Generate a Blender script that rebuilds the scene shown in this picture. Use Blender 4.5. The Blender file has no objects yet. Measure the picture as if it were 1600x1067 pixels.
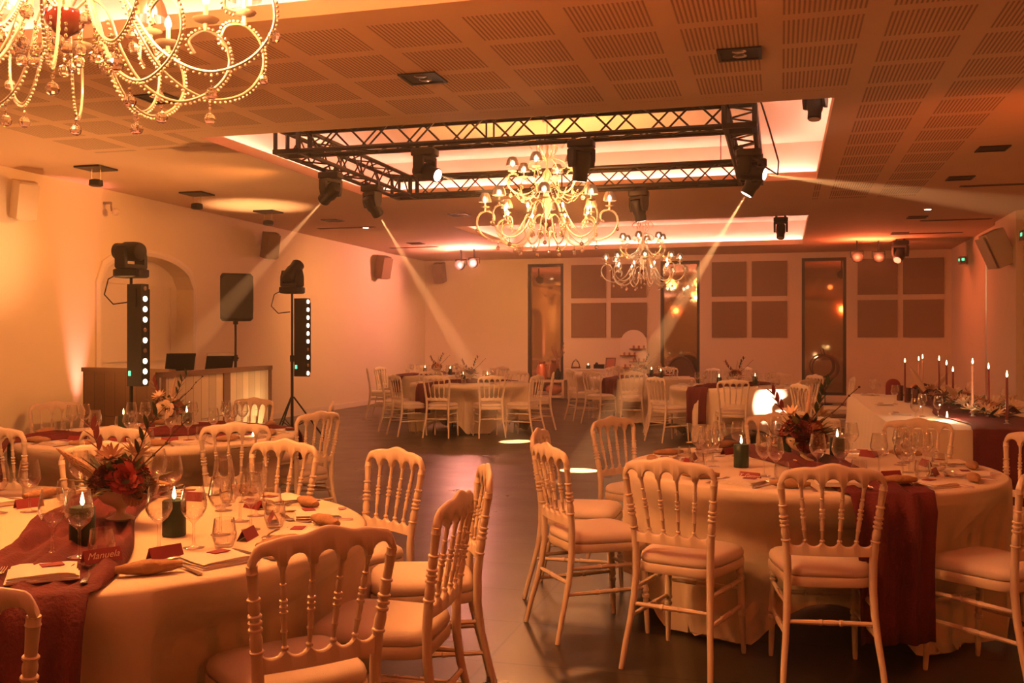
import bpy, bmesh, math, random
from mathutils import Vector, Matrix, Euler
random.seed(11)
PI = math.pi
SC = bpy.context.scene
COL = SC.collection

# ------------------------------------------------------------------ camera
F_PX = 1520.0
YAW = math.atan(420 / F_PX)
cd = bpy.data.cameras.new('camera'); cam = bpy.data.objects.new('camera', cd); COL.objects.link(cam)
cam.location = (0, 0, 1.375)
cam.rotation_euler = (PI / 2, 0, YAW)
cd.sensor_width = 36.0; cd.lens = 36.0 * F_PX / 1600.0; cd.clip_start = 0.05; cd.clip_end = 100
SC.camera = cam
# ------------------------------------------------------------------ render settings
SC.view_settings.view_transform = 'Standard'; SC.view_settings.look = 'None'
SC.view_settings.exposure = 0.6; SC.view_settings.gamma = 1.0; SC.view_settings.use_curve_mapping = False
cy = SC.cycles
cy.use_denoising = True
try: cy.denoiser = 'OPENIMAGEDENOISE'
except Exception: pass
cy.use_light_tree = True
cy.max_bounces = 7; cy.diffuse_bounces = 3; cy.glossy_bounces = 3; cy.transmission_bounces = 6
cy.transparent_max_bounces = 24; cy.volume_bounces = 0
cy.caustics_reflective = False; cy.caustics_refractive = False
cy.sample_clamp_indirect = 3.0; cy.sample_clamp_direct = 0.0
cy.blur_glossy = 0.5
cy.volume_max_steps = 64
# ------------------------------------------------------------------ world
w = bpy.data.worlds.new('world'); SC.world = w; w.use_nodes = True
w.node_tree.nodes['Background'].inputs[0].default_value = (1.0, 0.22, 0.05, 1)
w.node_tree.nodes['Background'].inputs[1].default_value = 0.012
# thin smoky haze fills the hall and makes the beams visible
HAZE = .008
_v = w.node_tree.nodes.new('ShaderNodeVolumeScatter'); _v.inputs['Color'].default_value = (1, .90, .72, 1); _v.inputs['Density'].default_value = HAZE; _v.inputs['Anisotropy'].default_value = .55
w.node_tree.links.new(_v.outputs[0], w.node_tree.nodes['World Output'].inputs['Volume'])
# ------------------------------------------------------------------ lights
def aim(o, tgt):
    d = Vector(tgt) - o.location
    o.rotation_euler = d.to_track_quat('-Z', 'Y').to_euler()
def point(name, loc, W, col, r=0.1):
    l = bpy.data.lights.new(name, 'POINT'); l.energy = W; l.color = col; l.shadow_soft_size = r
    o = bpy.data.objects.new(name, l); o.location = loc; COL.objects.link(o); return o
def spot(name, loc, tgt, W, col, deg, r=0.08, blend=0.25):
    l = bpy.data.lights.new(name, 'SPOT'); l.energy = W; l.color = col; l.shadow_soft_size = r
    l.spot_size = math.radians(deg); l.spot_blend = blend
    o = bpy.data.objects.new(name, l); o.location = loc; aim(o, tgt); COL.objects.link(o); return o
def area(name, loc, rot, W, col, sx, sy, spread=180):
    l = bpy.data.lights.new(name, 'AREA'); l.energy = W; l.color = col; l.shape = 'RECTANGLE'; l.size = sx; l.size_y = sy
    l.spread = math.radians(spread)
    o = bpy.data.objects.new(name, l); o.location = loc; o.rotation_euler = rot; COL.objects.link(o); return o
WARM = (1.0, 0.315, 0.068); AMBER = (1.0, 0.27, 0.045); PINK = (1.0, 0.15, 0.11); BEAM = (1.0, 0.48, 0.20)
CH = [(-2.57, 3.05, -0.16), (-2.57, 10.8, 0.0), (-2.57, 18.8, 0.0)]          # chandeliers
CH_W = [285, 185, 42]
for (x, y, dz), W in zip(CH, CH_W):
    for k in range(4):
        a = PI / 4 + k * PI / 2
        point('chandelier_light', (x + 0.55 * math.cos(a), y + 0.55 * math.sin(a), 3.0 + dz), W / 4, WARM, 0.12)
COVES = [(0.9, 5.5), (8.5, 12.7), (16.3, 21.1)]
CX0, CX1 = -5.57, 0.43
for i, (y0, y1) in enumerate(COVES):                                          # led strips on the ledge of each ceiling recess
    W = (32, 27, 17)[i]
    L = y1 - y0
    for x in (CX0 - 0.12, CX1 + 0.12):
        area('cove_light', (x, (y0 + y1) / 2, 3.52), (PI, 0, 0), W * L / 10, PINK, 0.10, L)
    for y in (y0 - 0.12, y1 + 0.12):
        area('cove_light', ((CX0 + CX1) / 2, y, 3.52), (PI, 0, 0), W * 6 / 10, PINK, 6.0, 0.10)
# floor uplight on the left wall
spot('uplight', (-8.45, 10.47, 0.12), (-8.64, 10.50, 1.6), 300, (1.0, 0.28, 0.24), 26, 0.05, 0.9)
# wall, front and ceiling fills: unseen lamps added for brightness
def wash(name, loc, tgt, W, col, sx=.6, sy=.4, sp=105):
    return spot(name, loc, tgt, W * 4, col, sp, 0.07, 1.0)
wash('wall_fill', (-5.3, 10.5, 3.15), (-8.7, 10.0, 1.6), 52, (1.0, .36, .08))  # added fill for the walls, no fixture modelled
wash('wall_fill', (-6.0, 16.5, 3.2), (-8.7, 17.5, 1.2), 42, (1.0, .40, .10))
wash('wall_fill', (-5.5, 19.5, 3.2), (-7.2, 23.0, 1.2), 38, (1.0, .42, .12))
wash('wall_fill', (-6.3, 4.5, 3.2), (-8.7, 5.8, 1.3), 30, (1.0, .40, .10))
wash('wall_fill', (1.6, 12.0, 3.2), (3.6, 14.5, 1.3), 4, (1.0, .22, .05))
wash('front_fill', (2.8, -2.0, 2.9), (0.6, 6, .6), 22, (1.0, 0.11, 0.02), 1.6, .3)  # added red fill from behind the camera
wash('front_fill', (-5.0, -2.2, 2.9), (-1.5, 5, .6), 11, (1.0, 0.13, 0.02), 1.6, .3)
for p, q, W in [((3.45, 3.0, 2.25), (-1.5, 4.5, 3.9), 95), ((-8.5, 3.0, 2.25), (-3.5, 4.5, 3.9), 62), ((3.45, 8.0, 2.25), (0.0, 11.0, 3.8), 26), ((-2.5, -2.8, 2.3), (-2.0, 4.0, 4.2), 85)]:
    wash('ceiling_fill', p, q, W, (1.0, 0.14, 0.018), .8, .2, 60)  # unseen spots added to lift the ceiling, in place of bounced light
spot('uplight', (-7.55, 12.95, 0.3), (-7.55, 13.0, 3.4), 700, (1.0, .50, .20), 34, 0.05, 1.0)
spot('uplight', (-7.6, 8.0, 0.3), (-6.6, 9.0, 3.4), 200, (1.0, .42, .12), 120, 0.08, 1.0)
# par cans
for x, y, z, c, W in [(-6.82, 20.4, 3.06, (1, .30, .22), 70), (-6.45, 20.2, 3.08, (1, .30, .22), 110), (1.47, 20.6, 3.06, (1, .17, .06), 40), (1.89, 20.75, 3.06, (1, .17, .06), 40)]:
    point('par_light', (x, y - 0.22, z), W, c, 0.06)
# ------------------------------------------------------------------ materials
MATS = {}
def mat(name, col=(.8, .8, .8), rough=.5, metal=0.0, emit=None, es=0.0, spec=.5, trans=0.0, bump=0.0, bscale=60.0, var=0.0, vscale=4.0, sheen=0.0, sub=0.0):
    m = bpy.data.materials.new(name); m.use_nodes = True; nt = m.node_tree; b = nt.nodes['Principled BSDF']
    b.inputs['Base Color'].default_value = (*col, 1); b.inputs['Roughness'].default_value = rough
    b.inputs['Metallic'].default_value = metal; b.inputs['Specular IOR Level'].default_value = spec
    b.inputs['Transmission Weight'].default_value = trans
    if sheen: b.inputs['Sheen Weight'].default_value = sheen
    if emit: b.inputs['Emission Color'].default_value = (*emit, 1); b.inputs['Emission Strength'].default_value = es
    if var or bump:
        tc = nt.nodes.new('ShaderNodeTexCoord'); n = nt.nodes.new('ShaderNodeTexNoise')
        nt.links.new(tc.outputs['Object'], n.inputs['Vector'])
        n.inputs['Scale'].default_value = vscale if var else bscale; n.inputs['Detail'].default_value = 3
        if var:
            r = nt.nodes.new('ShaderNodeMixRGB'); r.inputs[1].default_value = (*[c * (1 - var) for c in col], 1); r.inputs[2].default_value = (*[min(1, c * (1 + var)) for c in col], 1)
            nt.links.new(n.outputs['Fac'], r.inputs[0]); nt.links.new(r.outputs[0], b.inputs['Base Color'])
        if bump:
            n2 = nt.nodes.new('ShaderNodeTexNoise'); n2.inputs['Scale'].default_value = bscale; nt.links.new(tc.outputs['Object'], n2.inputs['Vector'])
            bp = nt.nodes.new('ShaderNodeBump'); bp.inputs['Strength'].default_value = bump; bp.inputs['Distance'].default_value = 0.01
            nt.links.new(n2.outputs['Fac'], bp.inputs['Height']); nt.links.new(bp.outputs[0], b.inputs['Normal'])
    MATS[name] = m
    return m
def glassmat(name, tint, base, edge):
    m = bpy.data.materials.new(name); m.use_nodes = True; nt = m.node_tree; nt.nodes.clear()
    out = nt.nodes.new('ShaderNodeOutputMaterial'); mx = nt.nodes.new('ShaderNodeMixShader')
    t = nt.nodes.new('ShaderNodeBsdfTransparent'); t.inputs[0].default_value = (*tint, 1)
    g = nt.nodes.new('ShaderNodeBsdfGlossy'); g.inputs['Roughness'].default_value = .03; g.inputs[0].default_value = (1, 1, 1, 1)
    lw = nt.nodes.new('ShaderNodeLayerWeight'); lw.inputs[0].default_value = .5
    mr = nt.nodes.new('ShaderNodeMapRange'); mr.inputs[3].default_value = base; mr.inputs[4].default_value = edge
    p = nt.nodes.new('ShaderNodeMath'); p.operation = 'POWER'; p.inputs[1].default_value = 2.0
    nt.links.new(lw.outputs['Facing'], p.inputs[0]); nt.links.new(p.outputs[0], mr.inputs[0]); nt.links.new(mr.outputs[0], mx.inputs[0])
    nt.links.new(t.outputs[0], mx.inputs[1]); nt.links.new(g.outputs[0], mx.inputs[2]); nt.links.new(mx.outputs[0], out.inputs[0])
    return m
M_wall = mat('cream_wall_paint', (.80, .66, .47), .85, var=.04, vscale=1.2)
M_wallp = mat('white_door_paint', (.78, .66, .52), .6)
M_acou = mat('acoustic_panel_cloth', (.27, .17, .10), .95, bump=.2, bscale=200)
M_white = mat('white_lacquer', (.84, .72, .55), .32, spec=.5)
M_cush = mat('cream_seat_cloth', (.84, .74, .62), .8, bump=.12, bscale=350)
M_cloth = mat('cream_tablecloth', (.85, .74, .56), .85, bump=.15, bscale=30, sheen=.15)
M_nap = mat('cream_napkin', (.88, .80, .68), .85, bump=.1, bscale=200)
M_burg = mat('burgundy_gauze', (.115, .006, .010), .8, bump=.5, bscale=90, var=.3, vscale=14)
M_card = mat('burgundy_card', (.25, .02, .03), .6)
M_blk = mat('black_metal', (.004, .004, .0035), .45, spec=.25)
M_blkp = mat('black_plastic', (.006, .005, .0045), .5, spec=.25)
M_spk = mat('dark_grey_grille', (.014, .012, .010), .8, bump=.3, bscale=300)
M_wspk = mat('white_speaker_plastic', (.62, .50, .36), .6)
M_frame = mat('black_window_frame', (.018, .013, .01), .5)
M_pane = mat('night_window_glass', (.50, .36, .24), .04, metal=.85)
M_silver = mat('steel', (.75, .68, .58), .22, metal=1.0)
M_gold = mat('champagne_metal', (.52, .52, .46), .3, metal=.5)
M_bowl = mat('cream_ceramic', (.72, .55, .38), .4, var=.1, vscale=20)
M_redb = mat('dark_red_glass', (.10, .015, .01), .08, spec=.8)
M_bead = mat('crystal_beads', (.78, .78, .70), .12, metal=.3, spec=.9)
M_glass = glassmat('clear_glass', (.985, .98, .97), .06, 1.0)
M_cryst = mat('cut_crystal', (1, .93, .84), .02, trans=.85, spec=.8)
M_shade = mat('smoked_lamp_shade', (.12, .075, .045), .4, trans=.2)
M_pan = mat('frosted_glass_pan', (.86, .80, .66), .35, trans=.3)
M_bulb = mat('glowing_bulb', (1, .9, .7), .4, emit=(1, .90, .62), es=75)
M_flame = mat('candle_flame', (1, .8, .5), .5, emit=(1, .72, .30), es=14)
M_led = mat('lit_led', (1, .9, .7), .4, emit=(1, .76, .46), es=5)
M_ledoff = mat('unlit_led', (.30, .22, .14), .2, spec=.9)
M_pinkled = mat('pink_led', (1, .8, .7), .4, emit=(1, .62, .45), es=40)
M_redled = mat('red_led', (1, .5, .4), .4, emit=(1, .62, .36), es=40)
M_rim = mat('deep_red_lens', (1, .2, .1), .4, emit=(1, .16, .08), es=3)
M_lens = mat('lit_lens', (1, .9, .8), .4, emit=(1, .86, .66), es=12)
M_green = mat('green_exit_sign', (.1, .6, .3), .4, emit=(.08, .75, .32), es=1.6)
M_violet = mat('violet_display', (.4, .3, .9), .4, emit=(.35, .25, 1.0), es=3)
M_dayl = mat('daylight_gap', (.9, .85, .7), .4, emit=(.95, .86, .60), es=1.2)
M_wax = mat('dark_green_wax', (.018, .045, .026), .45)
M_waxr = mat('dark_red_wax', (.20, .02, .02), .4)
M_waxp = mat('pale_pink_wax', (.75, .45, .34), .4)
M_wick = mat('burnt_wick', (.01, .01, .01), .9)
M_bread = mat('bread_crust', (.42, .24, .12), .8, bump=.5, bscale=60, var=.3, vscale=25)
M_wood = mat('pale_wood_planks', (.55, .40, .24), .6, var=.15, vscale=3)
M_woodd = mat('dark_wood_planks', (.17, .085, .04), .6, var=.2, vscale=3)
M_leaf = mat('dark_green_leaf', (.022, .045, .018), .55)
M_sage = mat('sage_leaf', (.16, .18, .09), .6)
M_stem = mat('brown_stem', (.09, .04, .02), .7)
M_dred = mat('dark_red_petals', (.14, .010, .014), .7)
M_red = mat('crimson_petals', (.34, .015, .02), .6)
M_peach = mat('peach_petals', (.80, .42, .24), .65)
M_terra = mat('terracotta_petals', (.42, .14, .07), .7)
M_creamf = mat('cream_petals', (.88, .72, .50), .65)
M_dahl = mat('dusty_brown_petals', (.33, .15, .09), .7)
M_pamp = mat('pampas_plume', (.62, .42, .28), .9, bump=.6, bscale=150)
M_print = mat('white_ink', (.8, .62, .5), .6)
M_grey = mat('grey_plastic', (.25, .20, .15), .5)
M_screen = mat('pale_screen_back', (.55, .47, .36), .4)
M_copper = mat('copper', (.75, .28, .16), .3, metal=.8)
M_ratt = mat('dark_rattan', (.10, .04, .02), .7, bump=.4, bscale=90)
M_hole = None
def ceiling_mat():
    m = bpy.data.materials.new('perforated_ceiling_board'); m.use_nodes = True; nt = m.node_tree; b = nt.nodes['Principled BSDF']
    b.inputs['Roughness'].default_value = .9
    N = nt.nodes.new; Lk = nt.links.new
    def math_(op, a, bb=None, c=None):
        n = N('ShaderNodeMath'); n.operation = op
        for i, v in enumerate((a, bb, c)):
            if v is None: continue
            if isinstance(v, (int, float)): n.inputs[i].default_value = v
            else: Lk(v, n.inputs[i])
        return n.outputs[0]
    g = N('ShaderNodeNewGeometry'); sp = N('ShaderNodeSeparateXYZ'); Lk(g.outputs['Position'], sp.inputs[0])
    x, y = sp.outputs[0], sp.outputs[1]
    px, py, bl = 0.645, 0.615, 0.505
    fx = math_('MODULO', math_('ADD', x, 0.645 * 20 - 0.005), px)          # metres inside the block pitch
    fy = math_('MODULO', math_('ADD', y, 0.615 * 20 - 5.76 + 0.0), py)
    inx = math_('LESS_THAN', fx, bl); iny = math_('LESS_THAN', fy, bl)
    cell = bl / 17.0
    hx = math_('SUBTRACT', math_('MODULO', fx, cell), cell / 2); hy = math_('SUBTRACT', math_('MODULO', fy, cell / 2), cell / 4)
    d = math_('SQRT', math_('ADD', math_('MULTIPLY', hx, hx), math_('MULTIPLY', hy, hy)))
    hole = math_('LESS_THAN', d, cell * 0.27)
    mk = math_('MULTIPLY', math_('MULTIPLY', inx, iny), hole)
    def between(v, a, c): return math_('MULTIPLY', math_('GREATER_THAN', v, a), math_('LESS_THAN', v, c))
    mk = math_('MULTIPLY', mk, between(x, -7.1, 1.93))
    for (y0, y1) in COVES:                                                # plain margin around every recess
        blk = math_('MULTIPLY', between(x, CX0 - .1, CX1 + .1), between(y, y0 - .27, y1 + .27))
        mk = math_('MULTIPLY', mk, math_('SUBTRACT', 1.0, blk))
    near = math_('LESS_THAN', y, math_('ADD', 8.9, math_('MULTIPLY', math_('GREATER_THAN', x, .43), 5.6)))
    mk = math_('MULTIPLY', mk, near)
    mx = N('ShaderNodeMixRGB'); mx.inputs[1].default_value = (.76, .53, .36, 1); mx.inputs[2].default_value = (.34, .20, .12, 1)
    Lk(mk, mx.inputs[0]); Lk(mx.outputs[0], b.inputs['Base Color'])
    return m
M_ceil = ceiling_mat()
M_ceilp = mat('smooth_ceiling_paint', (.80, .68, .58), .85)
def floor_mat():
    m = bpy.data.materials.new('dark_floor_tiles'); m.use_nodes = True; nt = m.node_tree; b = nt.nodes['Principled BSDF']
    N = nt.nodes.new; Lk = nt.links.new
    g = N('ShaderNodeNewGeometry'); mp = N('ShaderNodeMapping'); mp.inputs['Location'].default_value = (1.21 * 20 + 1.22, 0.6 * 20 + .2, 0)
    Lk(g.outputs['Position'], mp.inputs['Vector'])
    br = N('ShaderNodeTexBrick'); br.offset = 0.0; br.inputs['Scale'].default_value = 1.0
    br.inputs['Brick Width'].default_value = 1.21; br.inputs['Row Height'].default_value = 0.6; br.inputs['Mortar Size'].default_value = 0.007
    br.inputs['Color1'].default_value = (.042, .034, .022, 1); br.inputs['Color2'].default_value = (.050, .040, .026, 1); br.inputs['Mortar'].default_value = (.003, .002, .001, 1)
    Lk(mp.outputs[0], br.inputs['Vector'])
    n = N('ShaderNodeTexNoise'); n.inputs['Scale'].default_value = 2.2; n.inputs['Detail'].default_value = 6
    Lk(g.outputs['Position'], n.inputs['Vector'])
    mx = N('ShaderNodeMixRGB'); mx.blend_type = 'MULTIPLY'; mx.inputs[0].default_value = .5
    Lk(br.outputs['Color'], mx.inputs[1]); Lk(n.outputs['Color'], mx.inputs[2]); Lk(mx.outputs[0], b.inputs['Base Color'])
    mr = N('ShaderNodeMapRange'); mr.inputs[3].default_value = .20; mr.inputs[4].default_value = .42; Lk(n.outputs['Fac'], mr.inputs[0]); Lk(mr.outputs[0], b.inputs['Roughness'])
    b.inputs['Specular IOR Level'].default_value = .42
    bp = N('ShaderNodeBump'); bp.inputs['Strength'].default_value = .25; bp.inputs['Distance'].default_value = .003; bp.invert = True
    Lk(br.outputs['Fac'], bp.inputs['Height']); Lk(bp.outputs[0], b.inputs['Normal'])
    return m
M_floor = floor_mat()
def plank_mat(name, col, wid, horizontal=False):
    m = bpy.data.materials.new(name); m.use_nodes = True; nt = m.node_tree; b = nt.nodes['Principled BSDF']
    N = nt.nodes.new; Lk = nt.links.new
    tc = N('ShaderNodeTexCoord'); br = N('ShaderNodeTexBrick'); br.offset = 0.37
    mp = N('ShaderNodeMapping'); mp.inputs['Rotation'].default_value = (0, 0, PI / 2)
    mp0 = N('ShaderNodeMapping'); mp0.inputs['Rotation'].default_value = (PI / 2, 0, 0)
    Lk(tc.outputs['Object'], mp0.inputs[0]); Lk(mp0.outputs[0], mp.inputs[0]); Lk(mp.outputs[0], br.inputs['Vector'])
    br.inputs['Scale'].default_value = 1; br.inputs['Brick Width'].default_value = 1.6; br.inputs['Row Height'].default_value = wid; br.inputs['Mortar Size'].default_value = .004
    br.inputs['Color1'].default_value = (*col, 1); br.inputs['Color2'].default_value = (*[c * .72 for c in col], 1); br.inputs['Mortar'].default_value = (*[c * .2 for c in col], 1)
    Lk(br.outputs['Color'], b.inputs['Base Color']); b.inputs['Roughness'].default_value = .6
    return m
M_plank = plank_mat('pale_plank_cladding', (.78, .62, .42), .19)
M_plankd = plank_mat('dark_plank_cladding', (.20, .10, .05), .19)

# ------------------------------------------------------------------ mesh helpers
class MB:
    def __init__(s): s.v = []; s.f = []; s.m = []; s.cur = 0
    def add(s, vs, fs):
        o = len(s.v); s.v += [tuple(p) for p in vs]
        for f in fs: s.f.append(tuple(i + o for i in f)); s.m.append(s.cur)
    def box(s, c, d, rz=0.0, rot=None):
        x, y, z = d[0] / 2, d[1] / 2, d[2] / 2
        R = rot if rot is not None else Matrix.Rotation(rz, 3, 'Z')
        p = [R @ Vector(q) + Vector(c) for q in [(-x, -y, -z), (x, -y, -z), (x, y, -z), (-x, y, -z), (-x, -y, z), (x, -y, z), (x, y, z), (-x, y, z)]]
        s.add(p, [(3, 2, 1, 0), (4, 5, 6, 7), (0, 1, 5, 4), (1, 2, 6, 5), (2, 3, 7, 6), (3, 0, 4, 7)])
    def loft(s, rings, cap=True, closed=True):
        n = len(rings[0]); vs = [p for r in rings for p in r]; fs = []
        for i in range(len(rings) - 1):
            for j in range(n if closed else n - 1):
                k = (j + 1) % n; fs.append((i * n + j, i * n + k, (i + 1) * n + k, (i + 1) * n + j))
        if cap and closed:
            fs.append(tuple(range(n - 1, -1, -1))); fs.append(tuple((len(rings) - 1) * n + j for j in range(n)))
        s.add(vs, fs)
    def sweep(s, pts, rad, n=8, cap=True, flat=1.0):
        pts = [Vector(p) for p in pts]
        if isinstance(rad, (int, float)): rad = [rad] * len(pts)
        t0 = (pts[1] - pts[0]).normalized(); up = Vector((0, 0, 1)) if abs(t0.z) < .9 else Vector((0, 1, 0))
        nrm = (up - t0 * up.dot(t0)).normalized(); rings = []
        for i, p in enumerate(pts):
            a = pts[max(0, i - 1)]; b = pts[min(len(pts) - 1, i + 1)]
            t = (b - a)
            t = t.normalized() if t.length > 1e-9 else t0
            nrm = (nrm - t * nrm.dot(t)).normalized(); bi = t.cross(nrm); r = rad[i]
            rings.append([p + nrm * (r * math.cos(2 * PI * k / n)) + bi * (r * flat * math.sin(2 * PI * k / n)) for k in range(n)])
        s.loft(rings, cap)
    def turned(s, p0, p1, prof, n=10):
        a, b = Vector(p0), Vector(p1); s.sweep([a.lerp(b, t) for t, r in prof], [r for t, r in prof], n)
    def lathe(s, prof, c=(0, 0, 0), n=16, cap=True):
        s.loft([[(c[0] + r * math.cos(2 * PI * k / n), c[1] + r * math.sin(2 * PI * k / n), c[2] + z) for k in range(n)] for r, z in prof], cap)
    def ball(s, c, r, nu=8, nv=5, sc=(1, 1, 1), rot=None):
        rings = []; R = rot or Matrix.Identity(3); c = Vector(c)
        for i in range(1, nv):
            a = PI * i / nv
            rings.append([c + R @ Vector((r * sc[0] * math.sin(a) * math.cos(2 * PI * k / nu), r * sc[1] * math.sin(a) * math.sin(2 * PI * k / nu), r * sc[2] * math.cos(a))) for k in range(nu)])
        o = len(s.v); s.loft(rings, cap=False)
        t = len(s.v); s.v += [tuple(c + R @ Vector((0, 0, r * sc[2]))), tuple(c - R @ Vector((0, 0, r * sc[2])))]
        L = o + (nv - 2) * nu
        for k in range(nu):
            s.f.append((o + (k + 1) % nu, o + k, t)); s.f.append((L + k, L + (k + 1) % nu, t + 1)); s.m += [s.cur, s.cur]
    def grid(s, P):
        n = len(P); m = len(P[0]); s.add([p for r in P for p in r], [(i * m + j, i * m + j + 1, (i + 1) * m + j + 1, (i + 1) * m + j) for i in range(n - 1) for j in range(m - 1)])
    def prism(s, outline, z0, z1):
        s.loft([[(x, y, z0) for x, y in outline], [(x, y, z1) for x, y in outline]])
    def xf(s, M, i0=0):
        s.v = s.v[:i0] + [tuple(M @ Vector(p)) for p in s.v[i0:]]
        return s
    def mesh(s, name, mats, smooth=True, ang=38):
        me = bpy.data.meshes.new(name); me.from_pydata(s.v, [], s.f)
        if not isinstance(mats, (list, tuple)): mats = [mats]
        for q in mats: me.materials.append(q)
        if len(mats) > 1: me.polygons.foreach_set('material_index', s.m)
        bm = bmesh.new(); bm.from_mesh(me); bmesh.ops.recalc_face_normals(bm, faces=bm.faces); bm.to_mesh(me); bm.free()
        if smooth:
            me.shade_smooth(); me.set_sharp_from_angle(angle=math.radians(ang))
        me.update(); return me
def link(name, me, parent=None, loc=(0, 0, 0), rot=(0, 0, 0), sc=(1, 1, 1)):
    o = bpy.data.objects.new(name, me); COL.objects.link(o)
    if parent is not None: o.parent = parent
    o.location = loc; o.rotation_euler = rot; o.scale = sc; return o
def obj(name, mb, mats, parent=None, loc=(0, 0, 0), rot=(0, 0, 0), smooth=True, ang=38):
    return link(name, mb.mesh(name, mats, smooth, ang), parent, loc, rot)
def tag(o, label, cat, group=None, kind=None):
    o['label'] = label; o['category'] = cat
    if group: o['group'] = group
    if kind: o['kind'] = kind
    return o
def thing(name, label, cat, loc=(0, 0, 0), rz=0.0, group=None):
    o = bpy.data.objects.new(name, None); COL.objects.link(o); o.empty_display_size = .1
    o.location = loc; o.rotation_euler = (0, 0, rz); return tag(o, label, cat, group)
def struct(name, mb, m, parent=None, smooth=False):
    o = obj(name, mb, m, parent, smooth=smooth); o['kind'] = 'structure'; return o
def dup(r, loc=None, rz=None, label=None, group=None):
    def rec(o, par):
        c = o.copy(); COL.objects.link(c)
        if par is not None: c.parent = par
        for ch in KIDS.get(o.name, []): rec(ch, c)
        return c
    KIDS = kids_of(r)
    c = rec(r, None)
    if loc is not None: c.location = loc
    if rz is not None: c.rotation_euler = (0, 0, rz)
    if label: c['label'] = label
    if group: c['group'] = group
    return c
_kc = {}
def kids_of(r):
    if r.name in _kc: return _kc[r.name]
    d = {}
    def rec(o):
        ch = list(o.children)
        if ch: d[o.name] = ch
        for q in ch: rec(q)
    rec(r); _kc[r.name] = d
    return d
def first_or_dup(store, key, maker, loc, rz, label, group=None):
    """the first call builds and places the thing itself, later calls copy it with its parts"""
    if key not in store:
        o = maker(); store[key] = o; o.location = loc; o.rotation_euler = (0, 0, rz); o['label'] = label
        if group: o['group'] = group
        kids_of(o); return o
    return dup(store[key], loc, rz, label, group)
STORE = {}
def lerp(a, b, t): return a + (b - a) * t

# ------------------------------------------------------------------ room shell
X0, X1, Y0, Y1, ZC = -8.66, 3.60, -3.0, 23.1, 3.40
m = MB(); m.box(((X0 + X1) / 2, (Y0 + Y1) / 2, -.05), (X1 - X0 + .6, Y1 - Y0 + .6, .1)); struct('floor', m, M_floor)
m = MB()                                                                  # ceiling board with three rectangular openings
ys = [Y0 - .2] + [v for p in COVES for v in p] + [Y1 + .2]
for i in range(0, len(ys), 2): m.box(((X0 + X1) / 2, (ys[i] + ys[i + 1]) / 2, ZC + .05), (X1 - X0 + .4, ys[i + 1] - ys[i], .10))
for y0, y1 in COVES:
    m.box(((X0 - .2 + CX0) / 2, (y0 + y1) / 2, ZC + .05), (CX0 - X0 + .2, y1 - y0, .10))
    m.box(((X1 + .2 + CX1) / 2, (y0 + y1) / 2, ZC + .05), (X1 + .2 - CX1, y1 - y0, .10))
struct('ceiling', m, M_ceil)
for i, (y0, y1) in enumerate(COVES):                                       # upper box of every recess
    m = MB(); e = .25; xa, xb, ya, yb = CX0 - e, CX1 + e, y0 - e, y1 + e; zb, zt = ZC + .101, 3.92
    m.box(((xa + xb) / 2, (ya + yb) / 2, zt + .04), (xb - xa + .16, yb - ya + .16, .08))
    for x in (xa - .04, xb + .04): m.box((x, (ya + yb) / 2, (zb + zt) / 2), (.08, yb - ya + .16, zt - zb))
    for y in (ya - .04, yb + .04): m.box(((xa + xb) / 2, y, (zb + zt) / 2), (xb - xa, .08, zt - zb))
    struct('trim_%d' % (i + 1), m, M_ceilp)
    m = MB()                                                               # led strip on the ledge
    for x in (CX0 - .19, CX1 + .19): m.box((x, (y0 + y1) / 2, zb + .006), (.012, y1 - y0, .01))
    for y in (y0 - .19, y1 + .19): m.box(((CX0 + CX1) / 2, y, zb + .006), (CX1 - CX0, .012, .01))
    nm = ['nearest', 'middle', 'far'][i]
    tag(obj('led_strip', m, M_pinkled, smooth=False), 'pink led strip on the ledge of the %s ceiling recess' % nm, 'light strip')
# left wall with an arched niche and a door inside it
NY0, NY1, NS, NA = 10.92, 13.0, 2.16, 2.58
m = MB()
def arch(n=18):
    return [(lerp(NY0, NY1, k / n), NS + (NA - NS) * math.sqrt(max(0, 1 - (2 * k / n - 1) ** 2)) ** 1.0) for k in range(n + 1)]
A = arch()
T = .3
m.box((X0 - T / 2, (Y0 + NY0) / 2, 1.7), (T, NY0 - Y0, 3.4)); m.box((X0 - T / 2, (Y1 + NY1) / 2, 1.7), (T, Y1 - NY1, 3.4))
for k in range(len(A) - 1):
    (ya, za), (yb, zb) = A[k], A[k + 1]
    m.add([(X0, ya, za), (X0, yb, zb), (X0, yb, 3.4), (X0, ya, 3.4), (X0 - T, ya, za), (X0 - T, yb, zb)], [(0, 1, 2, 3), (0, 4, 5, 1)])
struct('wall_left', m, M_wall)
m = MB()                                                                   # moulding round the niche
path = [(NY0, 0.0), (NY0, NS)] + A[1:-1] + [(NY1, NS), (NY1, 0.0)]
cyy = (NY0 + NY1) / 2
rings = []
for (y, z) in path:
    s_ = 1.0 + .09; oy = cyy + (y - cyy) * s_; oz = z + (.09 if z > 2.2 else 0)
    rings.append([(X0 + .0, y, z), (X0 + .035, y, z), (X0 + .045, (y + oy) / 2, (z + oz) / 2), (X0 + .03, oy, oz), (X0, oy, oz)])
m.loft(rings, cap=False)
struct('trim_4', m, M_wallp)
dr = thing('door_1', 'x', 'door'); del dr['label']; del dr['category']; dr['kind'] = 'structure'
m = MB(); m.box((X0 - T + .02, cyy, 1.3), (.04, NY1 - NY0, 2.62)); obj('door_leaf', m, M_wallp, dr, smooth=False)
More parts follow.
